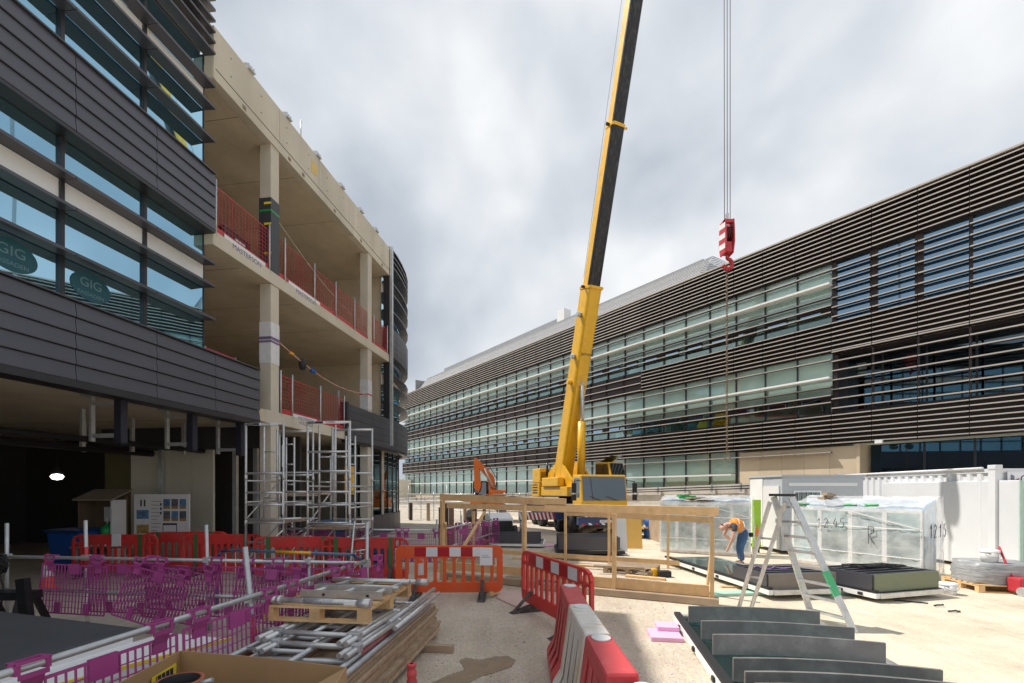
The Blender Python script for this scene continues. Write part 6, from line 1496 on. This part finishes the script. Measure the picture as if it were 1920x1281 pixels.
for i, (x, y, w, h, m, lab) in enumerate(((-5.1, 13.2, .9, 1.2, mat('crate_blue', (.02, .10, .22), .5), 'stack of blue crates seen through the alloy towers'), (-3.2, 11.2, .5, .7, MATS['crate_blue'], 'small stack of blue crates beside the red barrier'))):
    t = thing('crate_stack', lab, 'crates', (x, y, 0))
    for k in range(4): MB().b2((-w / 2, -.3, k * h / 4 + .005), (w / 2, .3, (k + 1) * h / 4 - .01)).build('crate', m, t, bevel=.015)
t = thing('yellow_machine', 'yellow machine panel glimpsed behind the wider alloy tower', 'machine', (-5.7, 15.8, 0)); MB().b2((-.14, 0, 1.9), (.14, .3, 2.9)).build('panel', yellow, t, bevel=.05); MB().b2((-.12, 0, 0), (.12, .3, 1.9)).build('base', black, t)
t = thing('clutter_table', 'low table with papers behind the red barriers', 'table', (-10.4, 11.7, 0)); MB().b2((-.7, -.3, .6), (.7, .3, .64)).build('top', wood_g, t)
for x in (-.6, .6):
    for y in (-.22, .22): MB().b2((x - .03, y - .03, 0), (x + .03, y + .03, .6)).build('leg', galv, t)
MB().b2((-.4, -.2, .64), (.1, .1, .72)).build('papers', paper, t)
for i, (x, y, lab) in enumerate(((-9.6, 9.4, 'orange and white cone in the gloom left of the purple barriers'), (-1.95, 9.6, 'white banded cone behind the orange barrier'))):
    t = thing('traffic_cone', lab, 'cone', (x, y, 0)); MB().lathe([(.19, 0), (.19, .03), (.13, .035), (.095, .28)], 18).build('body', orangebar, t); MB().lathe([(.0955, .28), (.06, .52)], 18).build('white_sleeve', white_r, t); MB().lathe([(.06, .52), (.03, .74), (.01, .75)], 18).build('tip', orangebar, t)
g = P(1010, 1100, 8.5)
# vehicle half hidden by the purple fence, scaffold beyond, spoil
t = thing('site_dumper', 'small pale site vehicle behind the purple fence and blade stack', 'vehicle', P(936, 1000, 20) * Vector((1, 1, 0)).to_tuple()[0] if False else (-.55, 19.5, 0), .2); MB().prism([(0, -.6, .5), (0, .7, .5), (0, .9, 1.0), (0, .2, 1.1), (0, -.6, .9)], (-.5, 0, 0), (.5, 0, 0)).build('body', white_p, t, bevel=.05); MB().b2((-.4, -.9, .3), (.4, -.6, .8)).build('engine', black_m, t)
for sx in (-.55, .55):
    for y in (-.5, .5): MB().tube((sx - .1, y, .3), (sx + .1, y, .3), .3, 16).build('wheel', black, t)
solo(MB().tube(G(885, 1022, .12), G(921, 1015, .12), .1, 12), 'clay_pipe', terra, 'short terracotta pipe beside the low blade stack', 'pipe', G(900, 1020))
FS = thing('edge_scaffold', 'tube scaffold fence at the far end of the yard', 'scaffold', (-6.0, 33, 0))
for i in range(9):
    x = -7.5 + i * 1.0; MB().tube((x, 33 - i * .5, 0), (x, 33 - i * .5, 2.4 if i % 3 == 0 else 1.9), .03, 6).build('standard', galv, FS, world=True)
for z in (.7, 1.3, 1.8): MB().tube((-7.6, 33, z), (.6, 28.9, z), .03, 6).build('ledger', galv, FS, world=True)
for i in range(6):
    x = -7 + i * 1.3; t = MB().box((x, 31.5 - i * .5, .6), (.2, .2, 1.2)); solo(t, 'timber_post', wood_g if i % 2 else mat('dark_timber', (.07, .05, .04), .8), 'stub of timber standing behind the far tube scaffold', 'post', (x, 31.5 - i * .5, 0), 'timber stubs behind the far scaffold')
t = thing('dark_door_leaf', 'dark brown door leaf leaning behind the timber frame', 'door', (-2.2, 14.9, 0), .2); MB().b2((-.2, 0, .05), (.12, .06, 1.5)).build('leaf', mat('dark_brown_leaf', (.05, .03, .025), .6), t); MB().b2((.13, 0, .05), (.3, .06, 1.5)).build('leaf', mat('red_brown_leaf', (.22, .12, .08), .6), t)
# timber pile and rubble by the low wall, right of the crane
b = random.Random(3)
PB = thing('timber_pile', 'untidy pile of used boards behind the wrapped packs', 'timber pile', (7.6, 18.2, 0))
for i in range(34):
    x, y = b.uniform(-1.9, 2.2), b.uniform(-1.2, 1.6); z = b.uniform(.1, 1.55); MB().box((x, y, z), (b.uniform(.8, 2.2), .14, .05), rz=b.uniform(-.8, .5)).build('board', wood if b.random() < .5 else wood_g, PB)
MB().b2((-1.8, -1.0, 0), (2.0, 1.4, 1.1)).build('core_stack', wood_g, PB)
SPO = MB(); nseg = 36
vs = [(6 + 3.6 * i / nseg * 2 - 3, 20.4 - (i / nseg) * 3 + j * .45, max(0, (1.25 - abs(j - 2) * .42) * (.75 + .35 * b.random()) * min(1, i / 5, (nseg - i) / 5))) for j in range(5) for i in range(nseg + 1)]
SPO.add(vs, [(j * (nseg + 1) + i, j * (nseg + 1) + i + 1, (j + 1) * (nseg + 1) + i + 1, (j + 1) * (nseg + 1) + i) for j in range(4) for i in range(nseg)], True)
o_ = SPO.build('spoil_heap', mat('spoil', (.46, .38, .29), .9, 0, .25, 3, .6, 20)); tag(o_, 'low heap of spoil and rubble along the plank wall', 'spoil heap', kind='stuff')
# gravel strewn on the clay
gr = MB(); rg = random.Random(11)
for i in range(9000):
    y = 2.6 + 9 * rg.random() ** 1.5; x = rg.uniform(-1.3, 2.6) + .1 * y - .2
    if x > 1.75 + y * .12: continue
    s = rg.uniform(.003, .011) * (1.6 if rg.random() < .05 else 1); a = rg.random() * 6.28; ca, sa = math.cos(a) * s, math.sin(a) * s
    gr.add([(x + ca, y + sa, .0), (x - sa, y + ca, .0), (x - ca, y - sa, .0), (x + sa, y - ca, .0), (x + ca * .2, y, s * .9)], [(0, 1, 4), (1, 2, 4), (2, 3, 4), (3, 0, 4)])
o_ = gr.build('gravel', mat('pebble', (.50, .42, .33), .9, 0, .35, 9)); tag(o_, 'loose grit scattered over the clay ground', 'gravel', kind='stuff')
